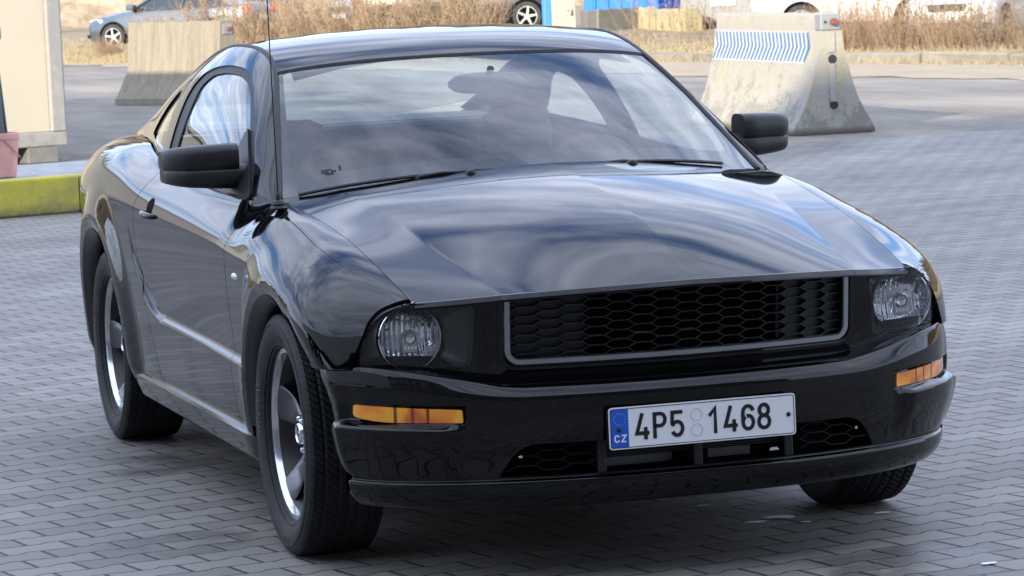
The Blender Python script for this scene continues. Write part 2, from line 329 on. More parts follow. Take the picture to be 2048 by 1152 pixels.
def bumper(u,v,extra=0,feat=1):
    """u in metres along the plan, v row coordinate"""
    u=np.asarray(u,float); v=np.asarray(v,float)
    n=len(_rows); i=np.clip(np.floor(v).astype(int),0,n-2); f=np.clip(v-i,0,1)
    R=np.array(_rows); w=BW(u); c=sst(.45,.86,w)
    def row(k,j): return R[np.clip(k,0,n-1),j]
    def bs(j):     # quadratic b-spline through the row midpoints, so corners are tightly rounded
        k=np.clip(np.round(v).astype(int),0,n-1); g=v-k+.5
        a,b,d=row(k-1,j),row(k,j),row(k+1,j)
        return .5*(1-g)**2*a+(.5+g-g*g)*b+.5*g*g*d
    z=bs(0)*(1-c)+bs(2)*c; o=bs(1)*(1-c)+bs(3)*c
    # turn-signal shelf: bulge under the lamp
    m=sst(.60,.66,w)*(1-.85*sst(.865,.90,w)); zt=.428
    prof=np.where(z<=zt,(1-sst(0,.150,zt-z)),0)*1.0
    up=np.where(z>zt,1-np.clip((z-zt)/.016,0,1),0)
    o=o+feat*.028*m*np.maximum(prof,up)
    # recess of the lamp
    rec=sst(.603,.612,w)*(1-sst(.866,.876,w))*sst(.443,.447,z)*(1-sst(.486,.492,z)); o=o-.018*rec*feat
    d_=archd(BX(u),z,0); o=o+np.where(w>.80,.008*(1-sst(.03,.14,d_))*sst(.84,.885,w)*sst(.285,.33,z)-.008*np.clip((.03-d_)/.03,0,1)*sst(.84,.885,w),0)*feat
    o=o+extra
    e=1e-3; tx=(BX(u+e)-BX(u-e))*sst(0,.06,w); tw=BW(u+e)-BW(u-e); L=np.hypot(tx,tw)
    return np.stack([BX(u)+o*tw/L,w-o*tx/L*1.0,z],-1)
# ---- nose panel (grille and headlamps) between bumper shelf and hood
NX=Sp((0,.862),(.2,.848),(.35,.825),(.48,.794),(.565,.768),(.65,.730),(.71,.697),(.775,.648),(.82,.612),(.845,.575),(.87,.52),(.89,.45),sm=0.02,h=0.04)
def nosex(w,z,d=0):
    w=np.abs(w); e=1e-3; s=(NX(w+e)-NX(w-e))/(2*e); L=np.hypot(1,s)
    return NX(w)+.11*(z-.66)-d*L
# ---- greenhouse side between belt and windscreen edge / roof ditch
WD=Sp((-.50,.775),(-.546,.762),(-.619,.745),(-.718,.722),(-.815,.698),(-.912,.675),(-1.033,.646),(-1.155,.617),(-1.25,.606),(-1.4,.600),(-1.9,.600),(-2.3,.600),(-2.6,.605),(-3.0,.615),(-3.45,.625),sm=0.05,h=0.1)
ZD=Sp((-.50,.945),(-.546,.966),(-.619,1.025),(-.718,1.084),(-.815,1.145),(-.912,1.207),(-1.033,1.272),(-1.155,1.334),(-1.25,1.366),(-1.38,1.392),(-1.5,1.404),(-1.75,1.409),(-2.0,1.392),(-2.3,1.345),(-2.6,1.28),(-3.0,1.17),(-3.45,1.065),sm=0.05,h=0.1)
def green(x,t):
    x=np.asarray(x,float); wb=W9(x)+.0; zb=Z9(x)-.006; wd,zd=WD(x),ZD(x); h=np.maximum(zd-zb,.002)
    wb=np.where(x>-.6,np.maximum(wb,wd+.02),wb)-.008
    p1w=wb-.34*.5*h; p1z=zb+.5*h
    k=np.clip(h/.35,0,1)
    p2w=wd+.075*k+.03*(1-k); p2z=zd-.055*k
    return np.stack([x,bez(wb,p1w,p2w,wd,t),bez(zb,p1z,p2z,zd,t)],-1)
# ---- windscreen, roof, rear window
WT=np.array  # short
def wscreen(a,r):
    """a -1..1 across, r 0 bottom 1 top"""
    a=np.asarray(a,float); r=np.asarray(r,float); aa=np.abs(a)
    xe=-.53+(-1.155+.53)*r; we=WD(xe); ze=ZD(xe)-.004
    xc=-.275+(-1.035+.275)*r; zc=1.025+(1.362-1.025)*r+.030*4*r*(1-r)*.5
    b=aa**2.2
    x=xc+(xe-xc)*b; z=zc+(ze-zc)*(.55*aa**2+.45*aa**4)
    return np.stack([x,we*a,z],-1)
RC=Sp((-1.0,1.345),(-1.035,1.364),(-1.12,1.395),(-1.25,1.424),(-1.4,1.441),(-1.6,1.449),(-1.85,1.444),(-2.1,1.42),(-2.35,1.378),(-2.5,1.347),(-3.2,1.12),sm=0.05,h=0.08)
def roofz(x,w,rc=RC):
    a=np.abs(w)/WD(x); return rc(x)+(ZD(x)-rc(x))*(.75*a**2+.25*a**5)
def roof(a,r):
    a=np.asarray(a,float); r=np.asarray(r,float); aa=np.abs(a); b=aa**2.2
    xf=-1.035+(-1.150+1.035)*b; xb=-2.42+(-2.30+2.42)*b*0-0*b; x=xf+(xb-xf)*r; w=a*WD(x)
    e=x-xf # keep the front edge on the windscreen top
    zc=RC(x+ (1.035*0)); z=roofz(x,w)
    zt=wscreen(a,np.ones_like(a))[...,2]+.003; z0=roofz(xf,a*WD(xf)); z=z+(zt-z0)*np.exp(-np.abs(e)/.10)
    return np.stack([x,w,z],-1)
# ---------------- shared materials
def paintb(t,b,co):
    nb=N(t,'ShaderNodeTexNoise',i_Scale=2600,i_Detail=2); link(t,co.outputs['Object'],nb.inputs['Vector'])
    n2=N(t,'ShaderNodeTexNoise',i_Scale=9,i_Detail=2); link(t,co.outputs['Object'],n2.inputs['Vector'])
    bu=N(t,'ShaderNodeBump',i_Strength=.006,i_Distance=.001); link(t,nb.outputs[0],bu.inputs['Height'])
    b2=N(t,'ShaderNodeBump',i_Strength=.022,i_Distance=.004); link(t,n2.outputs[0],b2.inputs['Height']); link(t,bu.outputs[0],b2.inputs['Normal'])
    link(t,b2.outputs[0],b.inputs['Normal'])
    d=N(t,'ShaderNodeTexNoise',i_Scale=5,i_Detail=6); link(t,co.outputs['Object'],d.inputs['Vector'])
    mr=N(t,'ShaderNodeMapRange',i_1=.35,i_2=.75,i_3=.010,i_4=.032); link(t,d.outputs[0],mr.inputs[0]); link(t,mr.outputs[0],b.inputs['Roughness'])
PAINT=mat('black_paint',(.0016,.0017,.0021),.045,spec=.37,build=paintb)
PLAS=mat('black_plastic',(.012,.012,.013),.42,spec=.4,bump=(900,.15,.0006))
GLOSSB=mat('gloss_black_trim',(.006,.006,.007),.16)
RUBBER=mat('window_rubber',(.008,.008,.009),.55)
LIP=mat('arch_lip',(.02,.021,.024),.35,spec=.5)
VOID=mat('dark_interior',(.004,.004,.005),.9,spec=.1)
def tyreb(t,b,co):
    n=N(t,'ShaderNodeTexNoise',i_Scale=18,i_Detail=8); link(t,co.outputs['Object'],n.inputs['Vector'])
    mr=N(t,'ShaderNodeMapRange',i_1=.45,i_2=.75); link(t,n.outputs[0],mr.inputs[0])
    mi=N(t,'ShaderNodeMix',data_type='RGBA'); mi.inputs[6].default_value=(.010,.0105,.012,1); mi.inputs[7].default_value=(.024,.023,.022,1); link(t,mr.outputs[0],mi.inputs[0]); link(t,mi.outputs[2],b.inputs['Base Color'])
    nb=N(t,'ShaderNodeTexNoise',i_Scale=420,i_Detail=3); link(t,co.outputs['Object'],nb.inputs['Vector'])
    bu=N(t,'ShaderNodeBump',i_Strength=.25,i_Distance=.0008); link(t,nb.outputs[0],bu.inputs['Height']); link(t,bu.outputs[0],b.inputs['Normal'])
TYRE=mat('tyre_rubber',(.015,.0155,.017),.62,spec=.35,build=tyreb)
TYREL=mat('tyre_lettering',(.10,.10,.105),.6,spec=.3)
RIMD=mat('spoke_metal',(.095,.098,.108),.18,metal=.9)
RIMB=mat('rim_barrel',(.010,.010,.011),.4)
POL=mat('polished_metal',(.62,.63,.65),.2,metal=1,bump=(60,.04,.001))
CHR=mat('chrome',(.8,.81,.83),.06,metal=1)
SATIN=mat('satin_silver',(.30,.31,.33),.32,metal=.9,bump=(300,.08,.0004))
WHITEP=mat('plate_white',(.82,.83,.84),.35,bump=(500,.05,.0003))
BLUEP=mat('plate_blue',(.012,.10,.55),.35)
BLKP=mat('plate_black',(.006,.006,.007),.4)
YEL=mat('plate_star_yellow',(.75,.6,.08),.5)
GLASS=glassmat('car_glass',(.80,.87,.84),1.66)
LENS=glassmat('clear_lens',(.93,.94,.95),1.45)
def amberb(t,b,co):
    w=N(t,'ShaderNodeTexNoise',i_Scale=9,i_Detail=1.5,i_Distortion=.6); link(t,co.outputs['Object'],w.inputs['Vector'])
    r=N(t,'ShaderNodeValToRGB'); r.color_ramp.elements[0].position=.38; r.color_ramp.elements[0].color=(.62,.13,.004,1); r.color_ramp.elements[1].position=.62; r.color_ramp.elements[1].color=(1,.42,.02,1)
    e=r.color_ramp.elements.new(.5); e.color=(.90,.27,.008,1)
    sp=N(t,'ShaderNodeSeparateXYZ'); link(t,co.outputs['Object'],sp.inputs[0]); ay=N(t,'ShaderNodeMath',operation='ABSOLUTE'); link(t,sp.outputs[1],ay.inputs[0])
    pv=None
    for c_ in (.693,.727,.765):
        q=N(t,'ShaderNodeMath',operation='COMPARE',i_1=c_,i_2=.0035); link(t,ay.outputs[0],q.inputs[0])
        if pv is None: pv=q
        else: z=N(t,'ShaderNodeMath',operation='MAXIMUM'); link(t,pv.outputs[0],z.inputs[0]); link(t,q.outputs[0],z.inputs[1]); pv=z
    link(t,w.outputs[0],r.inputs[0]); mm=N(t,'ShaderNodeMix',data_type='RGBA'); link(t,pv.outputs[0],mm.inputs[0]); link(t,r.outputs[0],mm.inputs[6]); mm.inputs[7].default_value=(.20,.03,.001,1); link(t,mm.outputs[2],b.inputs['Base Color'])
AMBER=mat('amber_lens',(.8,.22,.01),.12,coat=1,build=amberb)
SEAT=mat('seat_fabric',(.09,.093,.10),.85,bump=(300,.2,.001))
CABIN=mat('cabin_plastic',(.05,.053,.058),.7,bump=(400,.1,.001))
LINER=mat('headliner_fabric',(.28,.28,.27),.95)
# ================= THE CAR =================
def sym(S):
    def f(u,v):
        u=np.asarray(u,float); P=S(np.abs(u),v).copy(); P[...,1]*=np.where(u<0,-1,1); return P
    return f
lin=np.linspace
car=empty('parked_coupe',label='glossy black two-door coupe with a white front number plate, parked on the wavy grey pavers',cat='car')
ARC=((.04,.34,.40),(-2.69,.34,.425))
_bo=sorted((r[2],r[3]) for r in _rows); BOZ=[p[0] for p in _bo]; BOO=[p[1] for p in _bo]
def xz(P): return P[:,[0,2]]
def wz(P): return np.c_[np.abs(P[:,1]),P[:,2]]
def arch(P,i): return -rsd(xz(P),ARCHP[i]+[(ARCHP[i][-1][0],-.2),(ARCHP[i][0][0],-.2)])
def sd_f(u,v,P):
    h=-rsd(wz(P),HLP); h=np.where(P[:,0]>.35,h,1); return np.minimum.reduce([rsd(xz(P),FEND)-.002,arch(P,0),h-.0015])
def sd_d(u,v,P): return rsd(xz(P),DOOR)-.002
def sd_q(u,v,P): return np.minimum(rsd(xz(P),QUART)-.002,arch(P,1))
vs_side=np.r_[lin(-1,0,96),lin(0,1,40)[1:]]
for s in (-1,1):
    patch('fender',side,lin(-.72,.74,132),vs_side,PAINT,car,sd_f,rim=.012,sgn=s,out=(0,1,.2))
    d=patch('door',side,lin(-2.05,-.55,190),vs_side,PAINT,car,sd_d,rim=.012,sgn=s,out=(0,1,.2))
    patch('quarter_panel',side,lin(-3.74,-1.75,220),vs_side,PAINT,car,sd_q,rim=.012,sgn=s,out=(0,1,.2))
    # door handle: rounded pull over a flat black patch for the cup's shade
    q=side(np.array([-1.74]),np.array([0.03]))[0]; hw=q[1]
    m=MB(); secs=[]
    for i in range(13):
        a=i/12; x=-1.83+a*.20; r=.6+.4*math.sin(math.pi*a); b=math.sin(math.pi*a)**.5
        secs.append([(x,s*(hw-.012+.030*b+.010*math.cos(p)),.872+.013*r*math.sin(p)-.006*a) for p in lin(0,2*math.pi,13)[:-1]])
    m.loft(secs); m.build('door_handle',PAINT,d,smooth=True,angle=60)
    patch('handle_cup_shade',side,lin(-1.80,-1.66,24),lin(-.02,.5,40),VOID,d,lambda u,v,P:1-np.hypot((P[:,0]+1.725)/.042,(P[:,2]-.893)/.030),rim=0,off=.0012,sgn=s,out=(0,1,0))
    # side repeater
    q=side(np.array([-.475]),np.array([-.09]))[0]; m=MB(); secs=[]
    for i in range(9):
        a=i/8; secs.append([(q[0]-.035+.07*a,s*(q[1]-.004+(.012*math.sin(math.pi*min(1,a*.75+.2))**.7)*max(0,math.cos(p))),q[2]+.012*(.35+.65*math.sin(math.pi*(.15+.7*a)))*math.sin(p)) for p in lin(-math.pi/2,math.pi/2,9)])
    m.loft(secs); m.build('side_repeater',mat('clear_repeater',(.55,.56,.58),.12,coat=1),car,smooth=True,angle=70)
    # arch lip: flat turned band inside the opening and the dark liner
    for i,(cx,cz,r) in enumerate(ARC):
        q_=np.array(ARCHP[i]); L=np.r_[0,np.cumsum(np.hypot(*np.diff(q_,axis=0).T))]; g=lin(0,L[-1],90); path=np.c_[np.interp(g,L,q_[:,0]),np.interp(g,L,q_[:,1])]
        m=MB(); V=[];F=[]
        for j,p in enumerate(path):
            t=path[min(j+1,89)]-path[max(j-1,0)]; t/=np.linalg.norm(t); nn=np.array([t[1],-t[0]])   # into the opening
            for rr,dw in ((-.004,.0015),(.001,-.002),(.012,-.016),(.026,-.026),(.028,-.06)):
                x,z=p+nn*rr; x0,z0=p-nn*.006
                if i==0 and z0<.585 and x0>.3: bw=float(bumperw(x0))+float(np.interp(z0,BOZ,BOO))
                else:
                    zz=float(Z6(x0)); bw=float(side(np.array([x0]),np.array([(z0-zz)/(zz-.2) if z0<zz else 0.0]))[0,1])
                V.append((x,s*(bw+dw),z))
        n=5
        for j in range(89):
            for k_ in range(n-1): F.append((j*n+k_,j*n+k_+1,(j+1)*n+k_+1,(j+1)*n+k_))
        m.add(V,F); m.build('arch_trim',LIP,car,smooth=True,angle=60)
        m=MB(); m.loft([[(cx+(p[0]-cx)*k_,s*w_,cz+(p[1]-cz)*k_) for k_,w_ in ((.99,.855 if i else .835),(1.04,.80),(1.04,.45),(.1,.44))] for p in path],closed=False,caps=False); m.build('wheel_arch_liner',VOID,car,smooth=True)
    # sill skirt
    prof=[(.872,.345),(.888,.318),(.893,.306),(.912,.300),(.918,.292),(.914,.262),(.900,.222),(.880,.205),(.80,.200)]
    m=MB(); secs=[]
    for x in lin(-2.32,-.345,40):
        e=sst(-2.32,-2.22,x)*sst(-.345,-.42,x); secs.append([(x,s*(w-.03*(1-e)),z) for w,z in prof])
    m.loft(secs,closed=False,caps=False); m.build('side_skirt',PAINT,car,smooth=True,angle=28)
# ---- hood
patch('hood',hood,np.r_[-lin(AK,1,26)[::-1],lin(-AK,AK,130)[1:-1],lin(AK,1,26)],np.r_[lin(0,.97,110),lin(.97,1,10)[1:],1+lin(0,.0065,8)[1:],1+lin(.0065,.019,5)[1:],1+lin(.019,.021,4)[1:],1+lin(.021,.026,3)[1:],1.04],PAINT,car,lambda u,v,P:(1-np.abs(u))*.7-.002,rim=.012,sgn=1,out=(0,0,1),eps=1e-5)
# ---- front bumper
LG=rnd([(-.53,.298),(-.475,.385),(.475,.385),(.53,.298)],[.012,.045,.045,.012])
def sd_b(u,v,P):
    a=np.where(P[:,0]<.70,arch(P,0),1)
    return np.minimum.reduce([-rsd(np.c_[np.abs(P[:,1]),P[:,2]],LG),a,P[:,0]-.26])
bu=lin(-BL,BL,261)
bumper_o=patch('front_bumper',sym(bumper),bu,lin(0,21.9,150),PAINT,car,sd_b,rim=.03,sgn=1,out=(1,0,0),eps=1e-4)
# turn signals
AMP=rnd([(.612,.4465),(.80,.4470),(.852,.4575),(.850,.491),(.614,.481)],[.004,.03,.012,.006,.004])
m_=patch
for s in (-1,1):
    o=patch('turn_signal',lambda u,v:bumper(u,v,-.003,0),lin(BL*.45,BL*.90,70),lin(6.5,10.3,50),AMBER,bumper_o,lambda u,v,P:rsd(wz(P),AMP),rim=.014,sgn=s,out=(1,0,0))
    for w_ in (.70,.775):
        u_=float(np.interp(w_,_bw,_bl)); q=bumper(np.array([u_]),np.array([8.6]),.004)[0]
        mm=MB(); mm.lathe([(0,.004),(.012,.003),(.018,0)],20,T=Matrix.Translation((q[0],s*q[1],.466))@Matrix.Rotation(-math.pi/2,4,'Z')); 
        if w_<.75: mm.build('bulb_socket',mat('amber_bulb',(.9,.45,.05),.2,metal=.6),o,smooth=True)
# ---- nose panel with grille and lamp openings
def nose(w,z): return np.stack([nosex(w,z),np.asarray(w,float),np.asarray(z,float)],-1)
GR=rnd([(-.484,.90),(-.487,.584),(.487,.584),(.484,.90)],[0,.035,.035,0])
HLO=rnd([(.553,.745),(.566,.581),(.846,.587),(.833,.627),(.817,.664),(.799,.703),(.772,.732),(.74,.748),(.704,.757)],[.006,.03,.012,.02,.02,.02,.02,.02,.01])
patch('nose_panel',nose,lin(-.868,.868,210),lin(.548,.775,40),PAINT,car,lambda u,v,P:np.minimum.reduce([-rsd(P[:,1:],GR),-rsd(wz(P),HLO),np.where(np.abs(u)<.702,HFZ(u)-.019-P[:,2],rsd(wz(P),HLP)-.004),.8525-np.abs(u)]),rim=.03,sgn=1,out=(1,0,0))
# silver grille surround: U-shaped bar
def bar(path,prof,S=nosex,x0=0):
    """path in (w,z); prof of (across, out)"""
    path=np.array(path,float); secs=[]
    for i,p in enumerate(path):
        t=path[min(i+1,len(path)-1)]-path[max(i-1,0)]; t/=np.linalg.norm(t); n=np.array([t[1],-t[0]])
        secs.append([(float(S(p[0]+n[0]*a,p[1]+n[1]*a))+b+x0,p[0]+n[0]*a,p[1]+n[1]*a) for a,b in prof])
    return secs
def upath(w,zt,zb,r,n=50):
    P=[(-w,z) for z in lin(zt,zb+r,14)]+[(-w+r-r*math.cos(a),zb+r-r*math.sin(a)) for a in lin(0,math.pi/2,10)[1:]]
    P+=[(x,zb) for x in lin(-w+r,w-r,n)[1:]]; return P+[(-x,z) for x,z in P[::-1][n:]] if False else P+[(w-r+r*math.sin(a),zb+r-r*math.cos(a)) for a in lin(0,math.pi/2,10)[1:]]+[(w,z) for z in lin(zb+r,zt,14)[1:]]
grille=MB().loft(bar(upath(.478,.768,.592,.032),[(-.0085,-.014),(-.0085,.003),(-.006,.0065),(.006,.0065),(.0085,.003),(.0085,-.014)])).build('grille',SATIN,car,smooth=True,angle=40)
MB().loft(bar(upath(.496,.766,.574,.045),[(-.007,-.01),(-.006,.004),(0,.0055),(.006,.004),(.007,-.01)])).build('grille_moulding',PAINT,car,smooth=True,angle=40)
# honeycomb
def honey(w0,w1,z0,z1,px,pz,xf,dep,t=.0022,lim=None):
    m=MB(); n=int((w1-w0)/px)+2
    def seg(a,b):
        if lim and not (lim(a) and lim(b)): return
        d=np.array(b)-a; L=np.hypot(*d); d/=L; nn=np.array([-d[1],d[0]])*t/2
        q=[np.array(a)-nn,np.array(b)-nn,np.array(b)+nn,np.array(a)+nn]
        V=[(xf(p[0],p[1]),p[0],p[1]) for p in q]+[(xf(p[0],p[1])-dep,p[0]+(0),p[1]) for p in q]
        m.add(V,[(0,1,2,3),(0,4,5,1),(1,5,6,2),(2,6,7,3),(3,7,4,0)])
    for i in range(-1,n+1):
        for j in range(-1,int((z1-z0)/pz)+2):
            cx=w0+i*px; cz=z0+j*pz+(pz/2 if i%2 else 0); fl=px*.32
            L=(cx-fl-px*.36,cz); TL=(cx-fl+.0,cz+pz/2); TR=(cx+fl,cz+pz/2); R=(cx+fl+px*.36,cz); BL_=(cx-fl,cz-pz/2)
            seg(TL,TR); seg(L,TL); seg(L,BL_)
    return m
GCL=lambda p:abs(p[0])<.474 and .594<p[1]<.772
honey(-.49,.49,.588,.775,.0622,.0248,lambda w,z:float(nosex(w,z))-.010,.022,lim=GCL).build('grille_mesh',mat('mesh_plastic',(.014,.0145,.016),.34),grille)
m=MB(); # blanking plates behind the outer cells and the dark duct
def plate_(w0,w1,z0,z1,d,n=14):
    V=[];F=[]
    for w in lin(w0,w1,n): V+=[(float(nosex(w,z0))-d,w,z0),(float(nosex(w,z1))-d,w,z1)]
    for i in range(n-1): F.append((2*i,2*i+1,2*i+3,2*i+2))
    m.add(V,F)
BPM=mat('blanking_plastic',(.009,.012,.014),.5)
plate_(-.485,-.27,.58,.77,.028); m.build('blanking_plate',BPM,grille); m=MB(); plate_(.27,.485,.58,.77,.028); m.build('blanking_plate',BPM,grille)
m=MB(); plate_(-.27,.27,.58,.66,.10); plate_(-.3,.3,.66,.77,.06,); m.build('grille_duct',VOID,grille)
# flat black patch painted for the shaded slot below the grille
SL=rnd([(-.50,.553),(-.485,.572),(.485,.572),(.50,.553)],.006)
patch('nose_slot_shade',nose,lin(-.51,.51,100),lin(.545,.58,10),VOID,car,lambda u,v,P:rsd(P[:,1:],SL),rim=0,off=.002,sgn=1,out=(1,0,0))
# headlamps
def hl(s):
    R_=Matrix.Scale(s,4,(0,1,0)); cw,cz=.703,.662; cx=float(nosex(cw,cz))
    m=MB(); V=[];F=[]; O=np.array(HLO); n=len(O)
    for k,(f,d) in enumerate(((1,.004),(.985,.035),(.97,.05))):
        c=O.mean(0)
        for p in O:
            q=c+(p-c)*f; V.append((float(nosex(q[0],q[1]))-d,s*q[0],q[1]))
    for k in range(2):
        for i in range(n): F.append((k*n+i,k*n+(i+1)%n,(k+1)*n+(i+1)%n,(k+1)*n+i))
    # floor: fan to the reflector ring
    b=len(V); 
    for i in range(n):
        p=O[i]; a=math.atan2(p[1]-cz,p[0]-cw); V.append((cx-.055,s*(cw+.089*math.cos(a)),cz+.089*math.sin(a)))
    for i in range(n): F.append((2*n+i,2*n+(i+1)%n,b+(i+1)%n,b+i))
    m.add(V,F); h=m.build('headlight',mat('lamp_housing',(.016,.017,.019),.30),car,smooth=True,angle=40)
    T=Matrix.Translation((cx-.056,s*cw,cz))@Matrix.Rotation(-math.pi/2,4,'Z')
    m=MB(); m.lathe([(.0865,.014),(.0850,.016),(.0835,.014),(.083,.0)],56,T=T); m.build('lamp_ring',CHR,h,smooth=True)
    def refb(t,b,co):   # fluted reflector
        sp=N(t,'ShaderNodeSeparateXYZ'); link(t,co.outputs['Object'],sp.inputs[0])
        s1=N(t,'ShaderNodeMath',operation='MULTIPLY',i_1=420); link(t,sp.outputs[1],s1.inputs[0]); s2=N(t,'ShaderNodeMath',operation='SINE'); link(t,s1.outputs[0],s2.inputs[0])
        v=N(t,'ShaderNodeTexVoronoi',i_Scale=34); link(t,co.outputs['Object'],v.inputs['Vector'])
        ad=N(t,'ShaderNodeMath',operation='MULTIPLY_ADD',i_1=.5); link(t,s2.outputs[0],ad.inputs[0]); link(t,v.outputs['Distance'],ad.inputs[2])
        bu=N(t,'ShaderNodeBump',i_Strength=.9,i_Distance=.004); link(t,ad.outputs[0],bu.inputs['Height']); link(t,bu.outputs[0],b.inputs['Normal'])
    m=MB(); m.lathe([(.083,.0),(.078,-.022),(.066,-.042),(.045,-.056),(.02,-.062),(.0,-.063)],56,T=T); m.build('reflector',mat('fluted_chrome',(.82,.83,.85),.06,metal=1,build=refb),h,smooth=True)
    # bulb shield: upright tombstone with a round cap
    m=MB(); m.prism(rnd([(-.021,-.040),(.021,-.040),(.021,.022),(-.021,.022)],[0,0,.02,.02]),.0,.012,T=T); m.build('bulb_shield',mat('shield_chrome',(.5,.51,.53),.16,metal=1),h,bevel=.002)
    m=MB(); m.lathe([(.0,.019),(.012,.018),(.0145,.014)],24,T=T); m.lathe([(.0155,.013),(.0175,.019),(.0195,.012)],24,T=T); m.build('shield_cap',CHR,h,smooth=True,angle=50)
    for k in range(4):
        m=MB(); m.prism([(-.018+.0095*k,-.030),(-.0115+.0095*k,-.030),(-.0115+.0095*k,-.022),(-.018+.0095*k,-.022)],.012,.014,T=T); m.build('shield_rib',CHR,h) if k==0 else m.build('shield_rib',CHR,h)
    patch('lens',nose,lin(.545,.852,64),lin(.575,.765,40),LENS,h,lambda u,v,P:rsd(wz(P),HLO)-.0015,rim=.006,sgn=s,out=(1,0,0),off=.001)
for s in (-1,1): hl(s)
# lower grille
def bx_(w,z,d): 
    return float(np.interp(abs(w),_bw,_bx))-.02-d
m=MB(); V=[];F=[]
for w in lin(-.54,.54,30): V+=[(bx_(w,0,.07),w,.27),(bx_(w,0,.07),w,.40)]
for i in range(29): F.append((2*i,2*i+1,2*i+3,2*i+2))
m.add(V,F); lg=m.build('lower_grille',VOID,car)
ins=lambda p:rsd(np.array([p]),LG)[0]>.004
for a,b in ((-.53,-.275),(.275,.53)):
    honey(a,b,.300,.385,.070,.026,lambda w,z:bx_(w,z,.004),.015,lim=lambda p:ins(p) and abs(p[0])>.27).build('lower_mesh',mat('lower_mesh_plastic',(.003,.003,.0035),.6,spec=.25),lg)
for w in (-.262,0,.262): MB().box(bx_(w,0,.05),bx_(w,0,.006),w-.013,w+.013,.296,.386).build('duct_bar',PLAS,lg,bevel=.004)
MB().box(bx_(.3,0,.06),bx_(.3,0,.05),-.25,.17,.305,.328).build('radiator_bar',mat('radiator_grey',(.10,.10,.105),.5),lg)
m=MB()
for k in range(9): m.box(bx_(.2,0,.062),bx_(.2,0,.055),-.25,.25,.332+k*.006,.3345+k*.006)
m.build('radiator_fins',mat('fin_metal',(.05,.05,.052),.6),lg)
for s in (-1,1):
    m=MB(); m.lathe([(.0,.003),(.004,.0025),(.006,0)],14,T=Matrix.Translation((bx_(.476,0,-.002)-.002,s*.472,.352))@Matrix.Rotation(-math.pi/2,4,'Z')); m.build('screw',CHR,lg,smooth=True)
m=MB(); m.add([(bx_(.2,0,-.004),.20,.318),(bx_(.2,0,-.004),.228,.319),(bx_(.2,0,-.003),.223,.326),(bx_(.2,0,-.003),.205,.326)],[(0,1,2,3)]); m.build('paper_scrap',mat('scrap_white',(.7,.7,.7),.7),lg)
# ---- number plate
PX=.9545; PZ=.4175
m=MB(); m.prism(rnd([(-.255,-.045),(.255,-.045),(.255,.045),(-.255,.045)],.004),PX-.035,PX-.004,'x',T=Matrix.Translation((0,0,PZ))); m.build('plate_bracket',PLAS,car)
RR=lambda w,h,r:rnd([(-w,-h),(w,-h),(w,h),(-w,h)],r)
T=Matrix.Translation((0,0,PZ))
pl=MB().prism(RR(.260,.055,.010),PX-.003,PX,'x',T=T).build('number_plate',WHITEP,car)
def ring(name,o,i,x0,x1,m_,T=T):
    n=len(o); V=[(x0,*p) for p in o]+[(x1,*p) for p in o]+[(x1,*p) for p in i]+[(x0,*p) for p in i]
    F=[(k*n+j,k*n+(j+1)%n,(k+1)*n+(j+1)%n,(k+1)*n+j) for k in range(3) for j in range(n)]
    M=MB(); M.add([tuple(T@Vector(v)) for v in V],F); return M.build(name,m_,pl)
ring('plate_border',RR(.2565,.0515,.008),RR(.2548,.0498,.007),PX,PX+.0008,BLKP)
MB().prism([(-.2545,-.0497),(-.2065,-.0497),(-.2065,.0497),(-.2545,.0497)],PX,PX+.0006,'x',T=T).build('euro_band',BLUEP,pl)
def stroke(M,pts,w,x0,x1,T):
    pts=np.array(pts,float); cl=np.allclose(pts[0],pts[-1]); n=len(pts); L=[];R=[]
    for i in range(n):
        a=pts[i]-pts[i-1] if i>0 else (pts[-1]-pts[-2] if cl else pts[1]-pts[0]); b=pts[i+1]-pts[i] if i<n-1 else (pts[1]-pts[0] if cl else a)
        a=a/np.linalg.norm(a); b=b/np.linalg.norm(b); t=a+b; t/=max(np.linalg.norm(t),1e-6); nn=np.array([-t[1],t[0]]); k=min(1/max(abs(nn@np.array([-a[1],a[0]])),.35),2)
        L.append(pts[i]+nn*w/2*k); R.append(pts[i]-nn*w/2*k)
    V=[(x1,*p) for p in L]+[(x1,*p) for p in R]+[(x0,*p) for p in L]+[(x0,*p) for p in R]
    F=[]
    for i in range(n-1): F+=[(i,i+1,n+i+1,n+i),(i,2*n+i,2*n+i+1,i+1),(n+i,n+i+1,3*n+i+1,3*n+i)]
    F+=[(0,n,3*n,2*n),(n-1,3*n-1,4*n-1,2*n-1)]
    M.add([tuple(T@Vector(v)) for v in V],F)
def arcp(cx,cy,rx,ry,a0,a1,n=12): return [(cx+rx*math.cos(math.radians(a)),cy+ry*math.sin(math.radians(a))) for a in lin(a0,a1,n)]
G={ # glyphs in a box 0..1 wide, 0..1 high
'4':[[(.50,1),(.08,.24),(.98,.24)],[(.72,.47),(.72,0)]],
'P':[[(.12,0),(.12,.93),(.5,.93)]+arcp(.52,.70,.36,.23,90,-90)+[(.12,.47)]],
'5':[[(.90,.93),(.16,.93),(.13,.50)]+arcp(.50,.31,.38,.26,142,-155,18)],
'1':[[(.12,.68),(.55,.95),(.55,0)]],
'6':[arcp(.5,.31,.38,.25,120,480,28)[:-1],[(.12,.31),(.12,.66)]+arcp(.5,.68,.38,.26,180,15,14)],
'8':[arcp(.5,.29,.39,.235,0,360,28),arcp(.5,.735,.33,.205,0,360,26)],
'C':[arcp(.5,.62,.38,.32,15,180,10)+arcp(.5,.38,.38,.32,180,345,10)],
'Z':[[(.1,.93),(.9,.93),(.1,.07),(.9,.07)]],
}
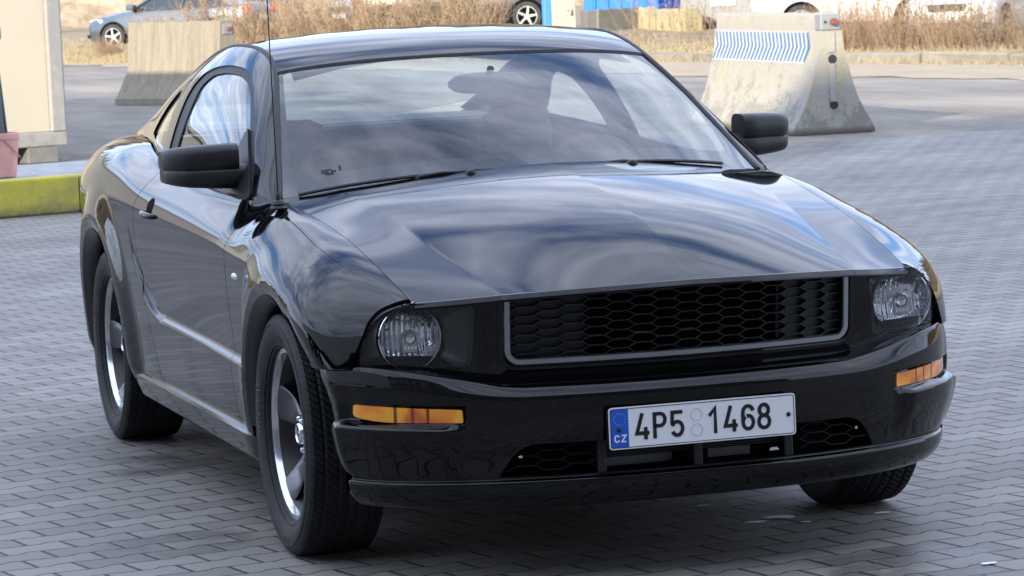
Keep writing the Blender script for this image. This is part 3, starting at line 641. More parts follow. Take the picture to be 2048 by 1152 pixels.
def glyph(ch,y,z,w,h,sw,m_,x=PX): 
    M=MB()
    for j_,st in enumerate(G[ch]): stroke(M,[(y+a*w,z+b*h) for a,b in st],sw,x,x+.0011+.0004*j_,T)
    return M.build('plate_character',m_,pl)
h_=.069; sw=.0098
for ch,y in (('4',-.187),('P',-.139),('5',-.091),('1',.013),('4',.059),('6',.107),('8',.152)):
    glyph(ch,y,-.0335,.038,h_,sw,BLKP)
glyph('C',-.247,-.036,.015,.019,.0036,WHITEP,PX+.0006); glyph('Z',-.228,-.036,.015,.019,.0036,WHITEP,PX+.0006)
M=MB()
for k in range(12):
    a=k*math.pi/6; M.prism([(-.2305+.0155*math.cos(a)+r*math.cos(b),.024+.0155*math.sin(a)+r*math.sin(b)) for b,r in [(math.pi/2+j*math.pi/5,.0016 if j%2==0 else .0007) for j in range(10)]],PX+.0006,PX+.001,'x',T=T)
M.build('euro_stars',YEL,pl)
for zz in (.020,-.020): ring('seal_ring',[(-.018+.0165*math.cos(a),zz+.0165*math.sin(a)) for a in lin(0,2*math.pi,33)[:-1]],[(-.018+.0150*math.cos(a),zz+.0150*math.sin(a)) for a in lin(0,2*math.pi,33)[:-1]],PX,PX+.0009,mat('plate_ring',(.50,.52,.56),.4))
for yy,zz in ((-.233,-.004),(.240,.0)):
    m=MB(); m.lathe([(0,.004),(.003,.0038),(.0058,.002),(.0062,0)],18,T=Matrix.Translation((PX,yy,PZ+zz))@Matrix.Rotation(-math.pi/2,4,'Z')); m.build('plate_screw',PLAS,pl,smooth=True)
# ---- greenhouse
DLO=rnd([(-.60,.945),(-.66,.99),(-.86,1.118),(-1.147,1.268),(-1.27,1.318),(-1.40,1.343),(-1.60,1.352),(-1.80,1.342),(-1.95,1.318),(-2.03,1.262),(-1.985,1.16),(-1.93,1.05),(-1.92,.94)],[.01,.05,.1,.05,.05,.05,.1,.1,.08,.05,.1,.05,.01])
GLS=rnd([(-.70,.945),(-.74,1.0),(-.99,1.165),(-1.18,1.262),(-1.29,1.302),(-1.43,1.324),(-1.61,1.330),(-1.79,1.318),(-1.88,1.280),(-1.86,1.20),(-1.83,1.09),(-1.81,.94)],[.01,.05,.1,.05,.05,.05,.1,.08,.03,.1,.05,.01])
QG=rnd([(-2.085,1.062),(-2.12,1.14),(-2.19,1.235),(-2.28,1.262),(-2.40,1.225),(-2.60,1.10)],[.02,.05,.03,.03,.08,.02])
for s in (-1,1):
    patch('roof_side',green,np.r_[lin(-3.45,-.53,300)],lin(0,1,46),PAINT,car,lambda u,v,P:np.minimum(-rsd(xz(P),DLO),-rsd(xz(P),QG)),rim=.010,sgn=s,out=(0,1,.3),eps=2e-4)
    patch('window_surround',green,lin(-2.06,-.58,170),lin(0,.95,50),RUBBER,car,lambda u,v,P:np.minimum(rsd(xz(P),DLO),-rsd(xz(P),GLS)),rim=.006,off=-.006,sgn=s,out=(0,1,.3))
    patch('side_window',green,lin(-1.95,-.64,110),lin(0,.9,40),GLASS,car,lambda u,v,P:rsd(xz(P),GLS)+.004,rim=0,off=-.011,sgn=s,out=(0,1,.3))
    patch('quarter_window',green,lin(-2.65,-2.05,40),lin(0,.9,30),GLASS,car,lambda u,v,P:rsd(xz(P),QG)+.003,rim=0,off=-.008,sgn=s,out=(0,1,.3))
    # roof ditch moulding following the screen edge back over the roof
    pts=[]; 
    for x in np.r_[lin(-.54,-1.155,24),lin(-1.17,-3.3,50)]: pts.append((x,s*(float(WD(x))-.001),float(ZD(x))+.001))
    MB().loft([[ (p[0],p[1]-s*a,p[2]+b) for a,b in ((.0135,.000),(.012,.005),(.004,.006),(-.003,.003),(-.004,-.004))] for p in pts]).build('roof_moulding',RUBBER,car,smooth=True,angle=60)
    # belt weatherstrip
    m=MB(); m.loft([[(x,s*(float(W9(x))+a),float(Z9(x))+b) for a,b in ((-.001,-.004),(.001,.004),(-.006,.009),(-.016,.006),(-.018,-.01))] for x in lin(-.665,-2.0,50)]); m.build('belt_strip',RUBBER,car,smooth=True,angle=60)
def sdw(u,v): # rounded clear area of the screen, in metres-ish units
    hw=.70; return np.c_[u*hw,v*.72]
CLR=rnd([(-.668,.095),(.668,.095),(.672,.71),(-.672,.71)],[.10,.10,.03,.03])
SCR=rnd([(-.7,.0),(.7,.0),(.7,.72),(-.7,.72)],[.02,.02,.02,.02])
ws=patch('windshield',wscreen,lin(-1,1,140),lin(0,1,70),GLASS,car,lambda u,v,P:rsd(sdw(u,v),SCR)-.004,rim=0,sgn=1,out=(1,0,1))
patch('windshield_border',wscreen,lin(-1,1,160),lin(0,1,80),mat('glass_frit',(.010,.011,.016),.5,spec=.08),car,lambda u,v,P:np.minimum(rsd(sdw(u,v),SCR)-.004,-rsd(sdw(u,v),CLR)),rim=0,off=-.004,sgn=1,out=(1,0,1))
patch('roof',roof,lin(-.985,.985,120),np.r_[lin(0,.12,20),lin(.12,1,60)[1:]],PAINT,car,None,rim=.012,sgn=1,out=(0,0,1),eps=1e-4)
m=MB(); m.loft([[(P_[0]+a,P_[1],P_[2]+b) for a,b in ((.010,-.004),(.006,.004),(-.003,.004),(-.004,-.006))] for P_ in [wscreen(np.array([a_]),np.array([.995]))[0] for a_ in lin(-.99,.99,60)]]); m.build('header_seal',RUBBER,car,smooth=True,angle=60)
def rearw(a,r):
    a=np.asarray(a,float); r=np.asarray(r,float); xe=-2.42-.70*r; xc=-2.42-.80*r; x=xc+(xe-xc)*np.abs(a)**2; w=a*(WD(x)-.015); zc=1.363-.275*r+.03*np.sin(np.pi*r); return np.stack([x,w,zc+(ZD(xe)-.004-zc)*np.abs(a)**2.5],-1)
patch('rear_window',rearw,lin(-1,1,60),lin(0,1,30),GLASS,car,None,rim=0,sgn=1,out=(-1,0,1))
def deck(a,r):
    a=np.asarray(a,float); x=-3.16-.60*np.asarray(r,float); w=a*W9(x); z=1.09-.03*np.asarray(r,float)+(Z9(x)-1.09)*np.abs(a)**3; return np.stack([x,w,z],-1)
patch('trunk_lid',deck,lin(-1,1,50),lin(0,1,20),PAINT,car,None,sgn=1,out=(0,0,1))
def tail(a,r):
    a=np.asarray(a,float); r=np.asarray(r,float); z=1.03-.82*r; w=a*(.60+.14*np.minimum(1,r*4)); x=-3.74-.10*np.sin(np.pi*np.clip(r*1.1,0,1))*(1-np.abs(a)**4)-.02; x=x+.06*np.abs(a)**6; return np.stack([x,w,z],-1)
patch('rear_bumper',tail,lin(-1,1,50),lin(0,1,30),PAINT,car,None,sgn=1,out=(-1,0,0))
# underbody keeps the light out below
m=MB(); m.box(-3.6,.60,-.60,.60,.20,.24); m.box(-2.28,-.42,-.86,.86,.22,.30); m.box(-.5,-.46,-.80,.80,.25,.93); m.box(.55,.60,-.50,.50,.30,.60); m.box(-3.2,-3.16,-.62,.62,.3,1.05)
m.build('underbody',VOID,car)
m=MB(); secs=[]
for a in lin(-1,1,41):
    p=wscreen(np.array([a]),np.array([0.035]))[0]; q=hood(np.array([a*.985]),np.array([.004]))[0]; secs.append([tuple(p+np.array([-.01,0,-.012])),tuple(p+np.array([.004,0,-.004])),tuple(q+np.array([0,0,-.014])),tuple(q+np.array([.03,0,-.06]))])
m.loft(secs,closed=False,caps=False); m.build('cowl_panel',PLAS,car,smooth=True)
# hood nozzles
for s in (-1,1):
    hq=hood(np.array([.25/.595*AK]),np.array([.045]))[0]; x=float(hq[0]); z=float(hq[2]); m=MB(); m.loft([[(x+dx+.0*math.cos(p),s*.25+.016*r*math.cos(p),z-.002+.012*r*max(0,math.sin(p))) for p in lin(0,math.pi,9)] for dx,r in ((-.02,.4),(-.012,.9),(.0,1),(.010,1),(.014,.7))]); m.build('washer_nozzle',PLAS,car,smooth=True,angle=70)
# wipers: arms lying at the foot of the screen
def onws(a,r,h,_=0):
    p=wscreen(np.array([a]),np.array([r]))[0]; return (p[0]+h*.6,p[1],p[2]+h)
for a0,a1,pv in ((-.93,-.02,-.52),(-.10,.78,.20)):
    m=MB(); m.tube([onws(a,.006+.006*math.sin(math.pi*(a-a0)/(a1-a0)),.008) for a in lin(a0,a1,24)],.0055,6)
    w_=m.build('wiper',PLAS,car,smooth=True)
    MB().tube([onws(pv,.0,.000),onws(pv+.02,.002,.009),onws(pv+.10,.007,.012),onws(pv+.20,.009,.008)],[.008,.007,.006,.004],8).build('wiper_arm',PLAS,w_,smooth=True)
for k_,(a_,r_,w_,h_) in enumerate(((-.83,.135,.018,.006),(-.80,.135,.012,.006),(-.825,.150,.026,.005),(-.815,.120,.022,.007),(-.775,.140,.006,.022))):
    MB().add([onws(a_-w_/1.4,r_,.001),onws(a_+w_/1.4,r_,.001),onws(a_+w_/1.4,r_+h_*1.3,.001),onws(a_-w_/1.4,r_+h_*1.3,.001)],[(0,1,2,3)]).build('screen_marking',mat('marking_ink',(.03,.035,.045),.7,spec=.1),ws)
# antenna on the right fender
q=side(np.array([-.36]),np.array([.80]))[0]; q=(-.355,-.807,.952)
an=MB(); an.lathe([(.0,.0),(.024,.0),(.026,.006),(.020,.013),(.022,.017),(.018,.026),(.009,.030),(.008,.046),(.004,.052),(0,.052)],24,T=Matrix.Translation(q)@Matrix.Rotation(math.pi/2,4,'X')); an=an.build('antenna',PLAS,car,smooth=True,angle=50)
MB().tube([(q[0],q[1],q[2]+.05),(q[0]-.02,q[1],q[2]+.85)],[.0022,.0016],6).build('antenna_mast',PLAS,an)
# ---- mirrors
for s in (-1,1):
    def blk(w0,w1,zf,dep,xo,nm,par,sq=.32):
        secs=[]
        for t in lin(0,1,13):
            w=w0+(w1-w0)*t; e=(1-abs(2*t-1)**5)**.5 if 0<t<1 else .30
            if t==0: e=.85
            if t==1: e=.45
            z0,z1=zf(t); cz=(z0+z1)/2; hz=(z1-z0)/2*(.55+.45*e if t>.5 else 1)*(1); xc=xo(w); hd=dep(t)/2*(.5+.5*e if t>.5 else 1)
            secs.append([(xc-dep(t)/2+hd*np.sign(math.cos(p))*abs(math.cos(p))**(2*sq),s*w,cz+hz*np.sign(math.sin(p))*abs(math.sin(p))**(2*sq)) for p in lin(0,2*math.pi,25)[:-1]])
        return MB().loft(secs).build(nm,PLAS,par,smooth=True,angle=55)
    xo=lambda w:-.80-.42*max(0,w-.86)-2.2*max(0,w-.98)**1.2
    mr=blk(.79,1.022,lambda t:(.992+.014*t**2,1.068-.004*t),lambda t:.11+.02*t,xo,'side_mirror',car)
    blk(.820,1.026,lambda t:(1.044+.0*t,1.131-.012*t**2),lambda t:.12,lambda w:xo(w)+.004,'mirror_shell',mr,.30)
    SAIL=rnd([(-.655,.93),(-.665,.985),(-.99,1.165),(-.975,1.08),(-.93,.93)],[.0,.01,.006,.03,0])
    patch('mirror_sail',green,lin(-1.0,-.6,60),lin(0,.7,40),PLAS,mr,lambda u,v,P:rsd(xz(P),SAIL),rim=.02,off=.006,sgn=s,out=(0,1,.3))
# ---- wheels
def make_wheel():
    m=MB(); lip=[(.222,.066),(.226,.078),(.2305,.084),(.2425,.085),(.2465,.082),(.247,.074)]
    m.lathe(lip,72); rim=m.build('wheel',POL,None,smooth=True,angle=40)
    m=MB(); m.lathe([(.223,.068),(.216,.055),(.205,.03),(.197,-.02),(.200,-.09),(.235,-.105)],72); m.build('rim_barrel',RIMB,rim,smooth=True)
    m=MB(); m.lathe([(.0,-.035),(.165,-.035),(.165,-.055)],48); m.build('brake_disc',mat('disc_metal',(.05,.05,.052),.45,metal=.8),rim)
    for k in range(5):
        T=Matrix.Rotation(math.radians(72*k),4,'Y'); secs=[]
        for r,w,y,th in ((.030,.020,.036,.022),(.055,.021,.036,.024),(.085,.024,.034,.026),(.115,.032,.034,.030),(.145,.041,.038,.032),(.175,.048,.046,.034),(.200,.052,.056,.032),(.219,.054,.066,.026)):
            secs.append([tuple(T@Vector((w*math.cos(p)*(1 if math.sin(p)>0 else .92),y+(.006 if math.sin(p)>0 else th)*math.sin(p)+(-.002),r))) for p in lin(0,2*math.pi,21)[:-1]])
        MB().loft(secs).build('spoke',RIMD,rim,smooth=True,angle=60)
    m=MB(); m.lathe([(.0,.040),(.050,.040),(.058,.034),(.060,.01)],40); m.build('hub',RIMB,rim,smooth=True,angle=40)
    m=MB(); m.lathe([(.023,.060),(.0265,.064),(.030,.062),(.032,.050),(.033,.036)],40); m.build('hub_ring',CHR,rim,smooth=True,angle=60)
    m=MB(); m.lathe([(.0,.059),(.023,.059)],32); m.build('hub_cap',mat('cap_black',(.01,.01,.012),.2),rim)
    m=MB() # running-horse style relief reduced to a small bright swoosh
    m.prism([(-.013,.002),(-.004,.008),(.006,.007),(.013,.011),(.010,.003),(.014,-.007),(.006,-.001),(-.003,.0),(-.010,-.008),(-.007,.0)],.059,.0608); m.build('cap_emblem',CHR,rim)
    for k in range(5):
        a=math.radians(72*k+54); m=MB(); m.lathe([(.0,.058),(.006,.057),(.0095,.050),(.0105,.034)],12,T=Matrix.Translation((.0475*math.cos(a),0,.0475*math.sin(a)))); m.build('lug_nut',CHR,rim,smooth=True,angle=50)
    # tyre with real blocks
    n=400; prof=[(.240,.078),(.246,.092),(.262,.104),(.285,.112),(.305,.114),(.318,.111),(.326,.108),(.3345,.103),(.339,.098)]
    ax=lin(.094,-.094,30); V=[];F=[]; full=[(r,y,0) for r,y in prof]+[(.343-.0035*(abs(y)/.094)**4,y,1) for y in ax]+[(r,-y,0) for r,y in prof[::-1]]
    k=len(full)
    for i in range(n):
        a=2*math.pi*i/n
        for r,y,tr in full:
            if tr:
                ph=(i/4.0+abs(y)*38)%1; g=(ph<.26) or (abs(abs(y)-.030)<.0035) or (abs(y)<.0035) or (abs(abs(y)-.066)<.003 )
                r=r-(.005 if g else 0)
            elif r>.327: 
                ph=(i/4.0+abs(y)*38)%1; r=r-(.003 if ph<.26 else 0)
            V.append((r*math.cos(a),y,r*math.sin(a)))
    for i in range(n):
        j=(i+1)%n
        for q_ in range(k-1): F.append((i*k+q_,i*k+q_+1,j*k+q_+1,j*k+q_))
    m=MB(); m.add(V,F); ty=m.build('tyre',TYRE,rim,smooth=True,angle=22)
    m=MB(); m.lathe([(.253,.0993),(.2545,.1015),(.256,.1015),(.2575,.1015)],96); m.lathe([(.3105,.1136),(.312,.1146),(.3135,.1136)],96); m.build('sidewall_ridge',TYRE,rim,smooth=True)
    # raised lettering
    def arctext(txt,r,h,a_mid):
        cu=bpy.data.curves.new('lettering','FONT'); cu.body=txt; cu.size=h; cu.align_x='CENTER'; cu.extrude=.0006; cu.resolution_u=2; cu.space_character=1.15
        o=bpy.data.objects.new('lettering',cu); SC.collection.objects.link(o); bpy.context.view_layer.update()
        me=bpy.data.meshes.new_from_object(o.evaluated_get(bpy.context.evaluated_depsgraph_get())); bpy.data.objects.remove(o)
        for v in me.vertices:
            rr=r+v.co.y; a=a_mid+v.co.x/r; yy=float(np.interp(rr,[p[0] for p in prof],[p[1] for p in prof]))+v.co.z+.0006; v.co=(rr*math.cos(a),yy,rr*math.sin(a))
        me.materials.clear(); me.materials.append(TYREL); q=bpy.data.objects.new('tyre_lettering',me); SC.collection.objects.link(q); q.parent=rim
    arctext('WINGUARD',.274,.030,math.radians(12)); arctext('NEXEN',.274,.030,math.radians(100)); arctext('WINGUARD',.274,.030,math.radians(188)); arctext('NEXEN',.274,.030,math.radians(270))
    return rim
w0=make_wheel()
first=True
for x in (0,-2.72):
    for s in (-1,1):
        o=w0 if first else copytree(w0); first=False; o.parent=car
        o.location=(x,s*.803,.3425 if True else 0); o.rotation_euler=(0,random.choice((0,.35,.9)) if s>0 else (0.0 if x==0 else .25),math.pi if s<0 else 0)
# the wheel's outer face is +y of its own; turned round for the right side
# ---- cabin
def blob(name,par,secs,m_=SEAT): return MB().loft(secs).build(name,m_,par,smooth=True,angle=60)
def seat(x,y,tag_):
    def rs(cx,cz,wx,hz,yy,hw): pass
    secs=[]
    for z,hw,xx,d in ((.50,.24,x-.30,.10),(.62,.25,x-.33,.13),(.80,.25,x-.38,.12),(.93,.22,x-.43,.10),(.985,.15,x-.45,.07)):
        secs.append([(xx+d/2*np.sign(math.cos(p))*abs(math.cos(p))**.6,y+hw*np.sign(math.sin(p))*abs(math.sin(p))**.6,z) for p in lin(0,2*math.pi,21)[:-1]])
    b=blob('seat',car,secs)
    secs=[]
    for z,hw,d in ((.985,.10,.06),(1.0,.125,.10),(1.07,.13,.11),(1.125,.115,.09),(1.145,.07,.05)):
        secs.append([(x-.46+d/2*np.sign(math.cos(p))*abs(math.cos(p))**.6,y+hw*np.sign(math.sin(p))*abs(math.sin(p))**.6,z) for p in lin(0,2*math.pi,21)[:-1]])
    blob('headrest',b,secs)
    MB().box(x-.34,x+.22,y-.24,y+.24,.36,.50).build('seat_cushion',SEAT,b,bevel=.04,seg=4)
seat(-1.45,-.40,0); seat(-1.45,.40,1)
m=MB(); m.box(-2.52,-2.36,-.55,.55,.6,1.10); m.build('rear_seat',SEAT,car,bevel=.05,seg=4)
m=MB(); m.box(-3.02,-2.52,-.58,.58,1.085,1.10); m.build('parcel_shelf',CABIN,car)
m=MB(); m.loft([[(-.40,w,.90-.05*w*w),(-.55,w,.975-.09*w*w),(-.80,w,.985-.06*w*w),(-.93,w,.94),(-.95,w,.75)] for w in lin(-.70,.70,21)],closed=False,caps=False); m.build('dashboard',CABIN,car,smooth=True,angle=50)
m=MB(); m.box(-2.3,-.5,-.78,-.74,.4,.97); m.box(-2.3,-.5,.74,.78,.4,.97); m.build('door_lining',CABIN,car,bevel=.01)
T=Matrix.Translation((-1.02,.40,.90))@Matrix.Rotation(math.radians(66),4,'Y')
m=MB(); m.tube([tuple(T@Vector((.185*math.cos(a),.185*math.sin(a),0))) for a in lin(0,2*math.pi,41)],.014,8,cap=False)
sw_=m.build('steering_wheel',CABIN,car,smooth=True)
m=MB()
for a in (0,120,240): 
    a=math.radians(a+90); m.tube([tuple(T@Vector((.05*math.cos(a),.05*math.sin(a),-.02))),tuple(T@Vector((.18*math.cos(a),.18*math.sin(a),0)))],.013,6)
m.tube([tuple(T@Vector((0,0,-.05))),tuple(T@Vector((0,0,.0)))],.06,16); m.build('wheel_hub',CABIN,sw_,smooth=True)
q=wscreen(np.array([0.03]),np.array([.80]))[0]
secs=[]
for t in lin(-1,1,15):
    e=(1-abs(t)**4)**.5 if abs(t)<1 else .25
    secs.append([(q[0]-.075+.016*e*math.cos(p),q[1]+.125*t+.0,q[2]-.035+.033*e*np.sign(math.sin(p))*abs(math.sin(p))**.7) for p in lin(0,2*math.pi,17)[:-1]])
rm=MB().loft(secs).build('rearview_mirror',CABIN,car,smooth=True,angle=60); MB().tube([(q[0]-.07,q[1],q[2]-.03),(q[0]-.02,q[1],q[2]+.01)],.012,8).build('mirror_stalk',CABIN,rm)
m=MB(); V=[];F=[]
for i,x in enumerate(lin(-1.12,-2.42,12)):
    for w in lin(-.9,.9,9): V.append((x,w*float(WD(x)),float(roofz(np.array(x),np.array(w*float(WD(x)))))-.035))
for i in range(11):
    for j in range(8): F.append((i*9+j,i*9+j+1,(i+1)*9+j+1,(i+1)*9+j))
m.add(V,F); m.build('headliner',LINER,car,smooth=True)
# ================= SETTING =================
def dirt(t,b,co,c1,c2,sc,lo,hi,st=(1,1,1)):
    mp=N(t,'ShaderNodeMapping'); mp.inputs['Scale'].default_value=st; link(t,co.outputs['Object'],mp.inputs[0])
    n=N(t,'ShaderNodeTexNoise',i_Scale=sc,i_Detail=9,i_Roughness=.65); link(t,mp.outputs[0],n.inputs['Vector'])
    r=N(t,'ShaderNodeMapRange',i_1=lo,i_2=hi); link(t,n.outputs[0],r.inputs[0])
    m=N(t,'ShaderNodeMix',data_type='RGBA'); m.inputs[6].default_value=(*c1,1); m.inputs[7].default_value=(*c2,1); link(t,r.outputs[0],m.inputs[0]); return m
def mth(t,op,a,b=None,c=None):
    n=N(t,'ShaderNodeMath',operation=op)
    for i,v in enumerate((a,b,c)):
        if v is None: continue
        if isinstance(v,(int,float)): n.inputs[i].default_value=v
        else: link(t,v,n.inputs[i])
    return n.outputs[0]
def paver(t,b,co):
    sp=N(t,'ShaderNodeSeparateXYZ'); link(t,co.outputs['Object'],sp.inputs[0]); X,Y=sp.outputs[0],sp.outputs[1]
    # axes of the laying pattern: U along the wavy joints, V across
    U=mth(t,'ADD',mth(t,'MULTIPLY',X,-.200),mth(t,'MULTIPLY',Y,.980)); V=mth(t,'ADD',mth(t,'MULTIPLY',X,.980),mth(t,'MULTIPLY',Y,.200))
    un_=mth(t,'MULTIPLY',U,1/.210); vn=mth(t,'MULTIPLY',V,1/.1245)
    nz=N(t,'ShaderNodeTexNoise',i_Scale=6,i_Detail=3); link(t,co.outputs['Object'],nz.inputs['Vector'])
    vn=mth(t,'ADD',vn,mth(t,'MULTIPLY_ADD',nz.outputs[0],.10,-.05)); un_=mth(t,'ADD',un_,mth(t,'MULTIPLY_ADD',nz.outputs[0],.06,-.03))
    kk=mth(t,'ROUND',vn); xx=mth(t,'SUBTRACT',mth(t,'FRACT',mth(t,'ADD',mth(t,'ADD',un_,mth(t,'MULTIPLY',kk,.5)),.5)),.5)
    # each long joint steps over once per stone, half a stone later on the next course
    sm_=N(t,'ShaderNodeMapRange',interpolation_type='SMOOTHSTEP',i_1=-.11,i_2=.11); link(t,xx,sm_.inputs[0])
    off=mth(t,'MULTIPLY',mth(t,'SUBTRACT',mth(t,'SUBTRACT',sm_.outputs[0],xx),.5),-.20)
    dd=mth(t,'SUBTRACT',mth(t,'SUBTRACT',vn,kk),off); row=mth(t,'SUBTRACT',kk,mth(t,'LESS_THAN',dd,0.0))
    us=mth(t,'ADD',mth(t,'ADD',un_,mth(t,'MULTIPLY',row,.5)),-.25); fu=mth(t,'FRACT',us); col_=mth(t,'FLOOR',us)
    dv=mth(t,'MULTIPLY',mth(t,'ABSOLUTE',dd),.1245); du=mth(t,'MULTIPLY',mth(t,'MINIMUM',fu,mth(t,'SUBTRACT',1,fu)),.210)
    d=mth(t,'MINIMUM',dv,mth(t,'MULTIPLY',du,.70))
    jn=N(t,'ShaderNodeTexNoise',i_Scale=30,i_Detail=4); link(t,co.outputs['Object'],jn.inputs['Vector'])
    jw=N(t,'ShaderNodeTexNoise',i_Scale=1.7,i_Detail=3); link(t,co.outputs['Object'],jw.inputs['Vector'])
    dj=mth(t,'ADD',d,mth(t,'MULTIPLY_ADD',jn.outputs[0],.004,-.002))
    mr=N(t,'ShaderNodeMapRange',interpolation_type='SMOOTHSTEP',i_1=.0014,i_2=.0062); link(t,dj,mr.inputs[0]); J=mr.outputs[0]
    cid=N(t,'ShaderNodeCombineXYZ'); link(t,row,cid.inputs[0]); link(t,col_,cid.inputs[1]); wn=N(t,'ShaderNodeTexWhiteNoise',noise_dimensions='2D'); link(t,cid.outputs[0],wn.inputs['Vector'])
    big=N(t,'ShaderNodeTexNoise',i_Scale=.55,i_Detail=6,i_Roughness=.6); link(t,co.outputs['Object'],big.inputs['Vector'])
    fine=N(t,'ShaderNodeTexNoise',i_Scale=160,i_Detail=4,i_Roughness=.7); link(t,co.outputs['Object'],fine.inputs['Vector'])
    val=mth(t,'ADD',mth(t,'MULTIPLY_ADD',wn.outputs[0],.30,.76),mth(t,'ADD',mth(t,'MULTIPLY_ADD',big.outputs[0],.8,-.40),mth(t,'MULTIPLY_ADD',fine.outputs[0],.34,-.17)))
    rr_=mth(t,'SQRT',mth(t,'ADD',mth(t,'POWER',mth(t,'SUBTRACT',X,-24),2),mth(t,'POWER',mth(t,'SUBTRACT',Y,-2),2))); cv_=N(t,'ShaderNodeCombineXYZ'); link(t,rr_,cv_.inputs[0]); tn_=N(t,'ShaderNodeTexNoise',i_Scale=.9,i_Detail=6,i_Roughness=.6); link(t,cv_.outputs[0],tn_.inputs['Vector'])
    fd_=N(t,'ShaderNodeMapRange',i_1=-2.0,i_2=-9.0); link(t,X,fd_.inputs[0]); val=mth(t,'MULTIPLY',val,mth(t,'ADD',1,mth(t,'MULTIPLY',fd_.outputs[0],mth(t,'MULTIPLY_ADD',tn_.outputs[0],1.3,-.72))))
    # damp tracks below and in front of the nose
    wx=N(t,'ShaderNodeTexNoise',i_Scale=2.4,i_Detail=7,i_Roughness=.7); link(t,co.outputs['Object'],wx.inputs['Vector'])
    def spot(cx,cy,r):
        return mth(t,'SUBTRACT',1,mth(t,'MULTIPLY',mth(t,'SQRT',mth(t,'ADD',mth(t,'POWER',mth(t,'SUBTRACT',X,cx),2),mth(t,'POWER',mth(t,'SUBTRACT',Y,cy),2))),1/r))
    s_=mth(t,'MAXIMUM',mth(t,'MAXIMUM',spot(1.05,.55,.55),spot(-.35,-1.15,.45)),spot(-2.0,-.95,.5))
    wet=N(t,'ShaderNodeMapRange',interpolation_type='SMOOTHSTEP',i_1=.50,i_2=.72); link(t,mth(t,'MULTIPLY',mth(t,'MINIMUM',mth(t,'MAXIMUM',s_,0),.6),mth(t,'MULTIPLY',wx.outputs[0],2.3)),wet.inputs[0])
    base=N(t,'ShaderNodeMix',data_type='RGBA'); base.inputs[6].default_value=(.030,.027,.024,1); base.inputs[7].default_value=PAV; link(t,J,base.inputs[0])
    mu=N(t,'ShaderNodeVectorMath',operation='SCALE'); link(t,base.outputs[2],mu.inputs[0]); link(t,mth(t,'MULTIPLY',val,mth(t,'MULTIPLY_ADD',wet.outputs[0],-.42,1)),mu.inputs[3]); link(t,mu.outputs[0],b.inputs['Base Color'])
    link(t,mth(t,'MULTIPLY_ADD',wet.outputs[0],-.22,.62),b.inputs['Roughness'])
    b.inputs['Specular IOR Level'].default_value=.30
    h=mth(t,'ADD',mth(t,'MULTIPLY',J,.004),mth(t,'MULTIPLY',fine.outputs[0],.0012)); h=mth(t,'ADD',h,mth(t,'MULTIPLY',wn.outputs[0],.0012))
    rp=N(t,'ShaderNodeTexWave',i_Scale=14,i_Distortion=7,i_Detail=3); link(t,co.outputs['Object'],rp.inputs['Vector']); h=mth(t,'ADD',h,mth(t,'MULTIPLY',mth(t,'MULTIPLY',rp.outputs[1],wet.outputs[0]),.0012))
    bu=N(t,'ShaderNodeBump',i_Strength=.9,i_Distance=1.0); link(t,h,bu.inputs['Height']); link(t,bu.outputs[0],b.inputs['Normal'])
PAV=(.235,.225,.203,1)
def flat(name,poly,z,m,kind='structure'):
    M=MB(); M.add([(x,y,z) for x,y in poly],[tuple(range(len(poly)))]); return M.build(name,m,kind=kind)
def soil(t,b,co):
    m=dirt(t,b,co,(.30,.22,.13),(.44,.34,.22),1.2,.35,.65); link(t,m.outputs[2],b.inputs['Base Color'])
flat('ground',[(-450,-400),(200,-400),(200,400),(-450,400)],-.012,mat('dry_soil',(.3,.25,.17),.95,build=soil))
def asphalt(t,b,co):
    m=dirt(t,b,co,(.16,.148,.133),(.27,.245,.21),.5,.38,.64,(.35,1.3,1)); f=N(t,'ShaderNodeTexNoise',i_Scale=60,i_Detail=5); link(t,co.outputs['Object'],f.inputs['Vector'])
    # sweeping tyre tracks
    sp=N(t,'ShaderNodeSeparateXYZ'); link(t,co.outputs['Object'],sp.inputs[0])
    rr=mth(t,'SQRT',mth(t,'ADD',mth(t,'POWER',mth(t,'SUBTRACT',sp.outputs[0],-24),2),mth(t,'POWER',mth(t,'SUBTRACT',sp.outputs[1],3),2)))
    cv=N(t,'ShaderNodeCombineXYZ'); link(t,rr,cv.inputs[0]); tn=N(t,'ShaderNodeTexNoise',i_Scale=2.2,i_Detail=7,i_Roughness=.7); link(t,cv.outputs[0],tn.inputs['Vector'])
    s=mth(t,'MULTIPLY',mth(t,'MULTIPLY_ADD',f.outputs[0],.3,.85),mth(t,'MULTIPLY_ADD',tn.outputs[0],.7,.65))
    v=N(t,'ShaderNodeVectorMath',operation='SCALE'); link(t,m.outputs[2],v.inputs[0]); link(t,s,v.inputs[3]); link(t,v.outputs[0],b.inputs['Base Color'])
ED=lambda x:15.88+(x+29.86)*.156
flat('road',[(-320,ED(-320)),(-320,-90),(40,-90),(40,ED(40))],-.006,mat('asphalt',(.14,.14,.14),.85,spec=.12,build=asphalt))
flat('paved_yard',[(-17.5,-60),(45,-60),(45,60),(-19.5,60)],.0,mat('wavy_pavers',(.2,.2,.21),.6,build=paver))
O_=np.array([-29.86,15.88]); A_=np.array([-.988,-.154]); N_=np.array([-.154,.988])
def RF(s,n): p=O_+A_*s+N_*n; return float(p[0]),float(p[1])
def lot(s,n):
    n0=3.4-2.9*sst(22,44,s); return float((.10+.34*sst(12,28,s))*sst(n0,n0+3.2,n)+.012*math.sin(s*3.1)*math.cos(n*2.3)*sst(n0,n0+1,n))
